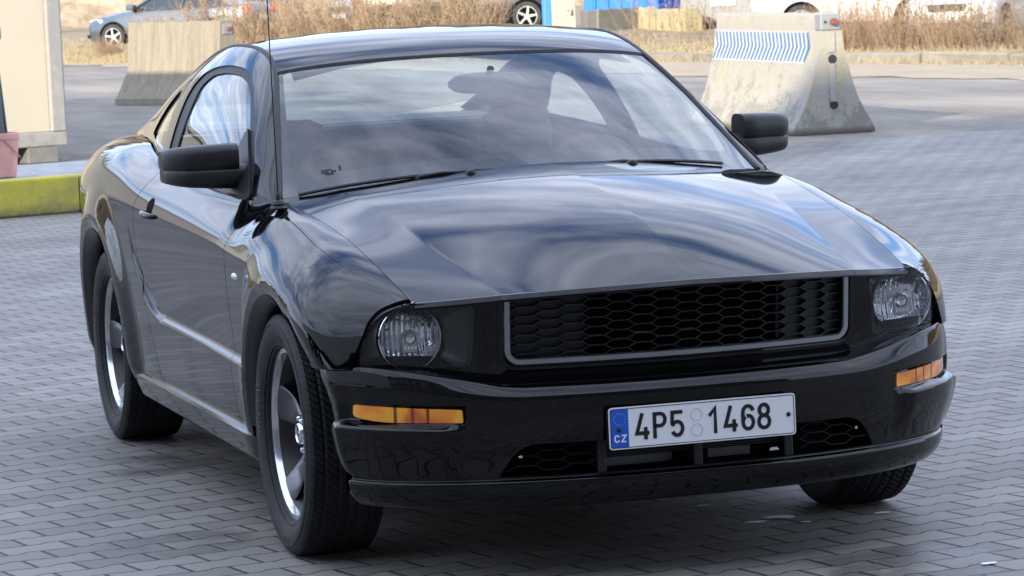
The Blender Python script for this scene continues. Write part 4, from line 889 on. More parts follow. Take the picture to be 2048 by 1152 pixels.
def verge(t,b,co):
    m=dirt(t,b,co,(.16,.12,.075),(.27,.215,.14),2.5,.35,.65); g=N(t,'ShaderNodeTexNoise',i_Scale=1.1,i_Detail=6); link(t,co.outputs['Object'],g.inputs['Vector'])
    r=N(t,'ShaderNodeMapRange',i_1=.55,i_2=.7); link(t,g.outputs[0],r.inputs[0]); k=N(t,'ShaderNodeMix',data_type='RGBA'); link(t,r.outputs[0],k.inputs[0]); link(t,m.outputs[2],k.inputs[6]); k.inputs[7].default_value=(.13,.14,.05,1); link(t,k.outputs[2],b.inputs['Base Color'])
V=[];F=[]; ss=np.linspace(-60,240,240); ns=np.r_[np.linspace(3.6,12,24),20,60,160]
for s in ss:
    for n in ns: 
        n_=n-(3.1*float(sst(24,44,s))); x,y=RF(s,n_); V.append((x,y,lot(s,n_)+.0))
k=len(ns)
for i in range(len(ss)-1):
    for j in range(k-1): F.append((i*k+j,i*k+j+1,(i+1)*k+j+1,(i+1)*k+j))
M=MB(); M.add(V,F); M.build('verge',mat('verge_earth',(.25,.2,.12),.95,build=verge),smooth=True,kind='structure')
def sandb(t,b,co):
    m=dirt(t,b,co,(.26,.205,.14),(.33,.27,.19),1.5,.3,.7,(.4,1,1)); link(t,m.outputs[2],b.inputs['Base Color'])
M=MB(); pts=[]; 
edge=[(s,.25*math.sin(s*.7)+.18*math.sin(s*1.9+1)+.1*math.sin(s*4.3)) for s in np.linspace(-40,110,260)]
M.add([(*RF(s,e-.25),.002) for s,e in edge]+[(*RF(s,3.7),.002) for s,e in edge],[(i,i+1,261+i-0,260+i) for i in range(259)]); M.build('sand_strip',mat('sand',(.4,.3,.2),.95,build=sandb),kind='structure')
# low kerb along the verge, cast in lengths
CONC=mat('pale_concrete',(.25,.225,.18),.85,noise=(3.5,(.16,.14,.105),.35,.7),bump=(40,.4,.01))
n_=0; s=-14
while s<34:
    M=MB(); a=RF(s+.02,3.35); b_=RF(s+2.36,3.35); 
    P=[(0,0),(0,.17),(.04,.20),(.32,.20),(.32,0)]
    V=[(a[0]+N_[0]*q,a[1]+N_[1]*q,z) for q,z in P]+[(b_[0]+N_[0]*q,b_[1]+N_[1]*q,z) for q,z in P]
    dz_=.05*RS.rand()-.06; V=[(x_+.02*RS.randn()*.5,y_+.03*RS.randn()*.5,z_+(dz_ if z_>0 else 0)+.008*RS.randn()*(z_>0)) for x_,y_,z_ in V]
    M.add(V,[tuple(range(5)),tuple(range(9,4,-1))]+[(i,5+i,5+(i+1)%5,(i+1)%5) for i in range(5)])
    M.build('kerb',CONC,kind='structure'); s+=2.4
for i,(x,y,r,far_) in enumerate(((.20,.42,.022,0),(.16,.52,.034,0),(.02,.66,.020,0),(-.15,.40,.014,0),(.25,.80,.016,0),(.28,.55,.012,0),(1.14,.72,.02,1))):  # thin flat white shapes laid on the paving
    R_=np.random.RandomState(i+3); n=9; M=MB(); M.prism([(r*(.6+.6*R_.rand())*math.cos(a)*.8,r*(.6+.6*R_.rand())*math.sin(a)*1.5) for a in np.linspace(0,6.28,n+1)[:-1]],0,.0015,'z'); o=M.build('white_fleck',mat('fleck_white',(.75,.76,.78),.5),label='white fleck on the paving near the bottom right corner' if far_ else 'small white fleck on the dark paving under the front bumper',cat='litter',group=None if far_ else 'white flecks under the front bumper'); o.location=(x,y,.003)
# ---- container on the left
CREAM=mat('cream_panel',(.44,.405,.32),.5,noise=(.7,(.39,.355,.28),.4,.7),bump=(6,.12,.01))
GREYM=mat('grey_steel',(.25,.25,.24),.5,metal=.0,noise=(7,(.34,.32,.28),.5,.75))
ct=empty('site_container',(-22.97,2.30,0),math.radians(-90+90+32.0),label='cream steel container with a grey corner post, standing on concrete blocks at the left edge',cat='container')
# local: +x out of the face? face lies in the local y axis, body behind it (-x)
M=MB(); M.box(-5.8,-.03,-2.36,-.16,.30,2.65); M.build('wall_panel',CREAM,ct,bevel=.01)
M=MB(); M.box(-5.9,0,-2.50,-.0,.16,.30); M.build('bottom_rail',mat('rail_grey',(.26,.26,.25),.55,noise=(9,(.19,.18,.16),.45,.7)),ct,bevel=.012)
M=MB(); M.prism([(.0,-.0),(.012,-.02),(.012,-.15),(-.015,-.165),(-.20,-.165),(-.20,0)],.30,2.7,'z'); M.build('corner_post',GREYM,ct,bevel=.01)
M=MB(); M.box(-5.95,.02,-2.52,.02,2.65,2.78); M.build('roof_rail',GREYM,ct,bevel=.012)
ct.rotation_euler=(0,0,math.radians(14.5))
bl=MB(); bl.box(-.30,.02,-.32,.0,0,.158); bl=bl.build('support_block',mat('block_concrete',(.13,.13,.13),.9,noise=(6,(.18,.175,.16),.4,.7)),bevel=.01,label='grey concrete block under the right corner of the cream container',cat='block'); bl.location=(-22.97,2.20,0); bl.rotation_euler=(0,0,math.radians(14.5))
M=MB(); V=[];F=[]
for i in range(900):
    x=-23.2+RS.rand()*.9-.9; y=1.2+RS.rand()*1.1; r=.012+.02*RS.rand(); T=Matrix.Translation((x,y,r*.4))@Matrix.Rotation(RS.rand()*6,4,(RS.rand(),RS.rand(),1)); M.box(-r,r,-r*.8,r*.8,-r*.6,r*.6,T=T)
M.build('gravel',mat('gravel_stone',(.42,.38,.31),.9),kind='stuff')
# ---- yellow kerb island
def yelb(t,b,co):
    m=dirt(t,b,co,(.54,.46,.050),(.30,.27,.07),2.2,.42,.70,(1,1,2)); g=N(t,'ShaderNodeTexNoise',i_Scale=26,i_Detail=6,i_Roughness=.7); link(t,co.outputs['Object'],g.inputs['Vector'])
    r=N(t,'ShaderNodeMapRange',i_1=.62,i_2=.68); link(t,g.outputs[0],r.inputs[0]); k=N(t,'ShaderNodeMix',data_type='RGBA'); link(t,r.outputs[0],k.inputs[0]); link(t,m.outputs[2],k.inputs[6]); k.inputs[7].default_value=(.20,.20,.12,1)
    sp=N(t,'ShaderNodeSeparateXYZ'); link(t,co.outputs['Object'],sp.inputs[0]); z=N(t,'ShaderNodeMapRange',i_1=.10,i_2=.0); link(t,mth(t,'ADD',sp.outputs[2],mth(t,'MULTIPLY_ADD',g.outputs[0],.12,-.06)),z.inputs[0])
    q=N(t,'ShaderNodeMix',data_type='RGBA'); link(t,z.outputs[0],q.inputs[0]); link(t,k.outputs[2],q.inputs[6]); q.inputs[7].default_value=(.13,.12,.06,1); link(t,q.outputs[2],b.inputs['Base Color'])
ki=empty('kerb_island',(-15.15,.55,0),math.radians(14.4),label='raised concrete island with a worn yellow painted kerb face, left of the car',cat='kerb')
M=MB()
for i in range(-3,4): M.box(-.14,0,i*1.0-.42+.004,i*1.0+.58-.004,0,.28)
M.build('kerb_face',mat('yellow_kerb_paint',(.5,.45,.03),.7,build=yelb,bump=(30,.4,.01)),ki,bevel=.018)
M=MB(); M.box(-2.05,-.142,-3.5,3.57,0,.272); M.build('island_top',mat('island_concrete',(.36,.36,.37),.85,noise=(9,(.22,.21,.20),.45,.75),bump=(50,.4,.008)),ki)
# ---- pink bucket and steel post
bk=empty('bucket',(-15.62,.575,.28),0,label='faded pink plastic bucket on the kerb island, holding a dark post',cat='bucket')
M=MB(); M.lathe([(.0,.005),(.112,.005),(.118,.0),(.124,.02),(.150,.27),(.150,.285),(.158,.285),(.160,.325),(.150,.328),(.146,.30),(.11,.02),(0,.02)],40,T=Matrix.Rotation(math.pi/2,4,'X')); PINK=mat('faded_pink_plastic',(.62,.30,.26),.55,noise=(6,(.70,.42,.36),.4,.7)); M.build('bucket_body',PINK,bk,smooth=True,angle=35)
M=MB(); M.tube([(.155*math.cos(a),.155*math.sin(a),.30-.16*abs(math.sin(a))) for a in np.linspace(-.2,math.pi+.2,20)],.004,6); M.build('bucket_handle',mat('wire',(.3,.3,.3),.4,metal=.8),bk)
po=empty('steel_post',(-15.64,.590,.30),0,label='dark steel post standing in the pink bucket, cut by the left edge',cat='post')
M=MB(); M.tube([(0,0,0),(-.0,-.105,2.6)],.058,20); M.build('post_tube',mat('post_steel',(.08,.095,.11),.4,metal=.3,noise=(5,(.15,.16,.17),.45,.7)),po,smooth=True,angle=50)
M=MB(); M.tube([(.02,.075,.0),(.02,.055,.25),(.02,.03,.60),(.02,.0,1.0),(.02,-.04,1.5),(.02,-.09,2.5)],.0075,8); M.build('hose',mat('hose_green',(.07,.10,.075),.5),po,smooth=True)
M=MB(); M.prism(rnd([(-.05,-.05),(.05,-.05),(.05,.05),(-.05,.05)],.02),.0,.05,'x',T=Matrix.Translation((.04,-.01,1.05))); M.build('post_clamp',mat('post_steel'),po,bevel=.006)
# ---- concrete barriers
def barrier(name,L,H,m,mend,loc,rz,prof=None,**k):
    """long axis local x from 0 to -L; end face at x=0"""
    e=empty(name,loc,rz,**k)
    prof=prof or [(.405,0),(.405,.03),(.385,.075),(.30,.22),(.245,.34),(.205,.46),(.165,.62),(.125,.80),(.108,.965),(.088,.975),(.080,H-.02),(.068,H)]
    M=MB(); P=prof+[(-w,z) for w,z in prof[::-1]]; n=16
    secs=[]
    for i in range(n+1):
        x=-L*i/n; secs.append([(x,w*(1+.006*math.sin(i*2.1+z*5)),z+(.012*math.sin(i*1.7) if z==H else 0)) for w,z in P])
    M.loft(secs); o=M.build('barrier_body',m,e,smooth=True,angle=28)
    return e,o
def whiteb(t,b,co):
    sp=N(t,'ShaderNodeSeparateXYZ'); link(t,co.outputs['Object'],sp.inputs[0])
    mp=N(t,'ShaderNodeMapping'); mp.inputs['Scale'].default_value=(14,14,1.2); link(t,co.outputs['Object'],mp.inputs[0])
    n=N(t,'ShaderNodeTexNoise',i_Scale=1.0,i_Detail=7,i_Roughness=.65); link(t,mp.outputs[0],n.inputs['Vector'])
    r=N(t,'ShaderNodeMapRange',i_1=.50,i_2=.68); link(t,n.outputs[0],r.inputs[0])
    m=N(t,'ShaderNodeMix',data_type='RGBA'); m.inputs[6].default_value=(.335,.32,.28,1); m.inputs[7].default_value=(.34,.30,.18,1); link(t,r.outputs[0],m.inputs[0])
    g=N(t,'ShaderNodeTexNoise',i_Scale=16,i_Detail=8,i_Roughness=.75); link(t,co.outputs['Object'],g.inputs['Vector'])
    big=N(t,'ShaderNodeTexNoise',i_Scale=3.2,i_Detail=5); link(t,co.outputs['Object'],big.inputs['Vector'])
    low=N(t,'ShaderNodeMapRange',i_1=.75,i_2=0.0,i_3=0,i_4=.14); link(t,sp.outputs[2],low.inputs[0])
    c=mth(t,'ADD',mth(t,'MULTIPLY_ADD',g.outputs[0],.55,mth(t,'MULTIPLY',big.outputs[0],.45)),low.outputs[0])
    cr_=N(t,'ShaderNodeMapRange',i_1=.585,i_2=.63); link(t,c,cr_.inputs[0])
    k=N(t,'ShaderNodeMix',data_type='RGBA'); link(t,cr_.outputs[0],k.inputs[0]); link(t,m.outputs[2],k.inputs[6]); k.inputs[7].default_value=(.23,.22,.19,1)
    base=N(t,'ShaderNodeMapRange',i_1=.07,i_2=.02); link(t,mth(t,'ADD',sp.outputs[2],mth(t,'MULTIPLY_ADD',g.outputs[0],.05,-.025)),base.inputs[0])
    q=N(t,'ShaderNodeMix',data_type='RGBA'); link(t,base.outputs[0],q.inputs[0]); link(t,k.outputs[2],q.inputs[6]); q.inputs[7].default_value=(.10,.085,.065,1); link(t,q.outputs[2],b.inputs['Base Color'])
    bu=N(t,'ShaderNodeBump',i_Strength=.6,i_Distance=.03); link(t,g.outputs[0],bu.inputs['Height']); link(t,bu.outputs[0],b.inputs['Normal'])
WB=mat('chipped_white_paint',(.7,.7,.65),.75,build=whiteb)
b1,body=barrier('concrete_barrier',3.35,1.13,WB,None,(-19.80,9.03,0),math.radians(-3.5),label='white painted jersey barrier with a band of blue chevrons, right of the car',cat='barrier')
HB_=mat('hole_shade_dark',(.03,.028,.025),.9)  # flat dark discs painted for the shade inside the holes
for z,r in ((.70,.035),(.27,.035)):
    M=MB(); M.lathe([(.0,.004),(r,.004),(r*1.12,.006),(r*1.25,.0)],24,T=Matrix.Translation((0,.005,z))@Matrix.Rotation(-math.pi/2,4,'Z')); M.build('hole_shade_disc',HB_,b1)
M=MB(); M.box(.0,.012,-.035,.030,.30,.66); M.box(.0,.012,-.045,.035,.76,.96); M.build('end_rib',WB,b1,bevel=.004)
lp=MB(); lp.box(-.16,.016,-.105,.085,.975,1.125); lp=lp.build('lifting_plate',mat('galvanised',(.33,.34,.35),.5,metal=.5),b1,bevel=.006)
M=MB(); M.lathe([(.0,.05),(.030,.05),(.034,.045),(.034,.0)],20,T=Matrix.Translation((.014,.02,1.05))@Matrix.Rotation(-math.pi/2,4,'Z')); M.build('rusty_bolt',mat('rust',(.22,.075,.03),.8,noise=(30,(.10,.04,.02),.4,.7)),lp,smooth=True)
M=MB(); M.lathe([(.0,.003),(.014,.003)],16,T=Matrix.Translation((.0165,-.06,1.05))@Matrix.Rotation(-math.pi/2,4,'Z')); M.build('plate_hole_shade',HB_,lp)
BLU=mat('chevron_blue',(.05,.14,.31),.6,noise=(20,(.20,.29,.38),.5,.75))
def bw_(z): return float(np.interp(z,[.46,.62,.80,.965],[.205,.165,.125,.108]))
M=MB(); s=.36
while s<3.30:
    for (sa,za),(sb,zb) in (((s,.950),(s-.075,.815)),((s-.075,.815),(s+.015,.675))):
        w=.027; V=[(-sa-w,-bw_(za)-.006,za),(-sa+w,-bw_(za)-.006,za),(-sb+w,-bw_(zb)-.006,zb),(-sb-w,-bw_(zb)-.006,zb)]
        M.add(V,[(0,1,2,3)])
    s+=.1165
M.build('chevron_band',BLU,b1)
M=MB(); M.add([(-.34,-bw_(.66)-.0035,.66),(-3.30,-bw_(.66)-.0035,.66),(-3.30,-bw_(.80)-.0035,.80),(-.34,-bw_(.80)-.0035,.80),(-3.30,-bw_(.958)-.0035,.958),(-.34,-bw_(.958)-.0035,.958)],[(0,1,2,3),(3,2,4,5)]); M.build('chevron_ground',mat('band_white',(.42,.43,.44),.6,noise=(11,(.50,.48,.42),.5,.75)),b1)
def tanb(t,b,co):
    m=dirt(t,b,co,(.245,.215,.158),(.18,.158,.118),1.0,.40,.66,(12,12,1.3)); g=N(t,'ShaderNodeTexNoise',i_Scale=45,i_Detail=5); link(t,co.outputs['Object'],g.inputs['Vector'])
    v=N(t,'ShaderNodeVectorMath',operation='SCALE'); link(t,m.outputs[2],v.inputs[0]); link(t,mth(t,'MULTIPLY_ADD',g.outputs[0],.6,.7),v.inputs[3]); link(t,v.outputs[0],b.inputs['Base Color'])
    bu=N(t,'ShaderNodeBump',i_Strength=.5,i_Distance=.02); link(t,g.outputs[0],bu.inputs['Height']); link(t,bu.outputs[0],b.inputs['Normal'])
TAN=mat('tan_concrete',(.4,.36,.25),.9,build=tanb)
b2,_=barrier('concrete_barrier',2.45,1.17,TAN,None,(-36.5,6.85,0),math.radians(21),prof=[(.40,.0),(.40,.09),(.36,.12),(.20,.42),(.16,.50),(.105,1.15),(.10,1.17)],label='bare tan concrete barrier on the road behind the car, left of the windscreen',cat='barrier')
lp=MB(); lp.box(-.02,.016,-.08,.08,.98,1.12); lp=lp.build('lifting_plate',mat('galvanised'),b2,bevel=.006)
M=MB(); M.lathe([(.0,.05),(.030,.05),(.034,.0)],20,T=Matrix.Translation((.014,.02,1.05))@Matrix.Rotation(-math.pi/2,4,'Z')); M.build('rusty_bolt',mat('rust'),lp,smooth=True)
barrier('concrete_barrier',1.2,.80,mat('ochre_concrete',(.31,.27,.16),.9,noise=(4,(.36,.32,.22),.42,.65)),None,(-56.4,20.28,.05),math.radians(78),prof=[(.30,0),(.28,.1),(.17,.32),(.12,.74),(.10,.80)],label='weathered yellow-grey barrier block in front of the blue fence',cat='barrier')
barrier('concrete_barrier',2.0,.76,mat('painted_yellow_concrete',(.33,.29,.14),.85,noise=(5,(.28,.26,.20),.45,.65)),None,(-53.6,20.12,.05),math.radians(6),prof=[(.30,0),(.28,.1),(.20,.32),(.17,.70),(.14,.76)],label='pale yellow barrier end between the blue fence and the white barrier',cat='barrier')
# ---- post, blue pole, blue fence
g_=empty('gate_pillar',(-54.3,17.60,.3),math.radians(-16),label='pale concrete gate pillar beside the blue pole',cat='pillar')
M=MB(); M.box(-.3,.0,-.24,.24,-.3,3.0); M.build('pillar_shaft',mat('pillar_concrete',(.38,.34,.28),.85,noise=(5,(.38,.31,.25),.42,.7)),g_,bevel=.015)
M=MB(); M.tube([(.02,.08,.62),(.05,.14,.60),(.05,.14,.50)],.03,10); M.build('gate_latch',mat('galvanised'),g_,smooth=True)
M=MB(); M.prism(rnd([(-.09,-.09),(.09,-.09),(.09,.09),(-.09,.09)],.02),-.3,3,'z'); o=M.build('blue_pole',mat('pole_blue',(.06,.24,.55),.5),label='light blue square pole left of the concrete pillar',cat='pole'); o.location=(-54.6,17.35,.3)
M=MB(); M.box(-.2,.2,-.22,.22,0,.72); o=M.build('concrete_block',mat('block_concrete'),bevel=.02,label='grey concrete base at the left foot of the blue fence',cat='block'); o.location=(-58.3,19.55,.1)
fe=empty('metal_fence',(-59.3,19.4,0),label='bright blue corrugated sheet metal fence',cat='fence')
M=MB(); a=np.array([-59.2,19.65]); b_=np.array([-58.35,22.1]); L=np.linalg.norm(b_-a); u_=(b_-a)/L; nn=np.array([u_[1],-u_[0]]); P=[]; s=0
while s<L:
    for ds,dd in ((0,0),(.20,0),(.225,.03),(.255,.03),(.28,0)): P.append((s+ds,dd))
    s+=.28
V=[];F=[]
for z in (.10,3.2):
    for s,dd in P: q=a+u_*s+nn*dd; V.append((q[0]+59.3,q[1]-19.4,z))
n=len(P); F=[(i,i+1,n+i+1,n+i) for i in range(n-1)]; M.add(V,F); o=M.build('fence_sheet',mat('fence_blue',(.018,.16,.62),.45,noise=(2,(.03,.20,.66),.4,.7)),fe)
q=o.modifiers.new('s','SOLIDIFY'); q.thickness=.004
# low red brick wall
def brickb(t,b,co):
    br=N(t,'ShaderNodeTexBrick',i_Scale=5); br.inputs['Color1'].default_value=(.30,.09,.05,1); br.inputs['Color2'].default_value=(.38,.14,.08,1); br.inputs['Mortar'].default_value=(.35,.27,.2,1)
    mp=N(t,'ShaderNodeMapping'); mp.inputs['Rotation'].default_value=(math.pi/2,0,0); link(t,co.outputs['Object'],mp.inputs[0]); link(t,mp.outputs[0],br.inputs[0]); link(t,br.outputs[0],b.inputs['Base Color'])
bw=MB(); bw.box(-.42,.42,-.12,.12,0,.44); bw=bw.build('brick_wall',mat('red_brick',(.3,.1,.06),.9,build=brickb),bevel=.01,label='low red brick wall half hidden by dry stems, right of the white barrier',cat='wall'); bw.location=(-44.9,19.95,.12); bw.rotation_euler=(0,0,math.radians(105))
# ---- dry bushes
STEM=mat('dry_stem',(.30,.222,.14),.9,noise=(1.4,(.20,.138,.088),.4,.65)); STEM2=mat('brown_stem',(.225,.155,.10),.9,noise=(1.4,(.31,.24,.16),.45,.7))
def bush(seed,n,h,r,tw,m,wd=.007):
    R_=np.random.RandomState(seed); V=[];F=[]
    def rib(p,q,w0,w1,side_):
        b=len(V); V.extend([tuple(p-side_*w0),tuple(p+side_*w0),tuple(q+side_*w1),tuple(q-side_*w1)]); F.append((b,b+1,b+2,b+3))
    for i in range(n):
        a=R_.rand()*6.283; rr=r*R_.rand()**.6; p=np.array([rr*math.cos(a),rr*math.sin(a),0]); d=np.array([math.cos(a)*.28+R_.randn()*.18,math.sin(a)*.28+R_.randn()*.18,1.0]); d/=np.linalg.norm(d); hh=h*(.35+.75*R_.rand()); k=5
        sd_=np.array([-.29+R_.randn()*.2,-.95+R_.randn()*.2,R_.randn()*.1]); sd_/=np.linalg.norm(sd_); w=wd*(.6+.7*R_.rand())
        for j in range(k):
            q=p+d*hh/k; rib(p,q,w*(1-j/k*.7),w*(1-(j+1)/k*.7),sd_)
            if j>=1:
                for _ in range(tw):
                    e=d+np.array([R_.randn()*.7,R_.randn()*.7,R_.rand()*.3]); e/=np.linalg.norm(e); l=hh*.13*(.5+R_.rand()); q2=p+(q-p)*R_.rand(); t_=q2+e*l; rib(q2,t_,w*.45,w*.3,sd_)
                    if j>=3:
                        b=len(V); c_=t_; s_=.016; V.extend([tuple(c_+np.array([R_.randn()*s_,R_.randn()*s_,R_.randn()*s_])) for _ in range(3)]); F.append((b,b+1,b+2))
            p=q; d=d+np.array([R_.randn()*.10,R_.randn()*.10,-.03]); d/=np.linalg.norm(d)
    o=mesh('dry_bush',V,F,m); return o
protos=[bush(1,170,1.35,.55,3,STEM),bush(2,150,1.15,.55,4,STEM),bush(3,230,1.15,.75,4,STEM2,.006),bush(4,34,1.2,.6,3,STEM2,.006)]
# (x,y,z,proto,scale,label)
BU=[(-68.6,12.0,.2,0,.75,'dry tan bush between the silver-blue car and the tan barrier'),(-66.0,12.9,.25,1,1.15,'bushy tan reeds just above the tan barrier'),(-64.2,13.6,.3,0,1.1,'dry reeds in front of the red tail lamp'),(-61.6,14.1,.35,1,1.0,'dense dry bush behind the roof of the black car, left part'),
(-60.2,14.6,.38,0,.95,'straw-coloured bush under the second red tail lamp'),(-58.8,15.0,.4,1,.95,'dry bush left of the pale headlamp'),(-56.9,15.7,.4,0,1.1,'tall dry reeds right of the pale headlamp'),(-55.9,16.15,.4,1,1.05,'feathery dry bush in front of the dark car'),(-70.8,11.2,.15,2,.38,'low brown weeds at the nose of the silver-blue car'),(-67.2,11.5,.1,2,.42,'brown weeds by the wheel of the silver-blue car'),
(-51.9,18.6,.25,3,1.0,'thin brown twigs in front of the yellow-grey barrier block'),(-50.2,18.9,.2,3,.95,'sparse twigs in front of the blue fence'),(-48.2,19.0,.2,3,.8,'sparse twigs left of the white barrier'),
(-44.3,19.3,.12,2,.70,'brown tangle right behind the white barrier'),(-43.4,19.6,.12,2,.42,'low tangle at the foot of the brick wall'),(-42.3,19.7,.12,2,.60,'low brown bush in front of the white van'),(-41.0,20.0,.12,2,.50,'brown tangle below the white van, further right'),(-39.9,20.25,.1,2,.64,'brown bush left of the white car'),
(-43.8,19.8,.12,3,1.3,'tall thin bare twigs just right of the white barrier'),(-42.6,20.1,.12,3,1.35,'tall thin bare twigs in front of the white van'),(-41.1,20.2,.1,3,1.3,'tall bare twigs between the white van and the white car'),
(-38.9,20.5,.1,2,.36,'low tangle below the plate of the white car'),(-38.0,20.5,.1,2,.42,'short weeds below the bumper of the white car'),(-36.8,20.7,.1,2,.36,'short weeds at the right edge')]
first_={}
for i,(x,y,z,p_,s_,lb) in enumerate(BU):
    if p_ not in first_: o=protos[p_]; first_[p_]=1
    else: o=protos[p_].copy(); SC.collection.objects.link(o)
    o.location=(x,y,z-.03); o.rotation_euler=(0,0,0.35*math.sin(i*2.3)); o.scale=(s_,s_,s_*(.92+.16*RS.rand())); tag(o,lb,'bush','dry bushes on the verge')
# ground litter: short dry grass and fallen stalks
V=[];F=[]
for i in range(20000):
    s=RS.rand()*52; n=(3.5-3.0*float(sst(22,44,s)))+abs(RS.randn())*1.3+(-.75*RS.rand() if RS.rand()<.30 else 0); x,y=RF(s,n); z=lot(s,n); h=.04+.13*RS.rand()**2; b=len(V); dx,dy=RS.randn(2)*.6*h; w=.008+.006*RS.rand()
    if RS.rand()<.10: h*=.3; dx*=6; dy*=6
    V+= [(x-.29*w,y-.95*w,z),(x+.29*w,y+.95*w,z),(x+dx,y+dy,z+h)]; F.append((b,b+1,b+2))
mesh('dry_grass',V,F,mat('short_dry_grass',(.30,.24,.14),.95,noise=(.8,(.17,.17,.09),.5,.7)),kind='stuff')
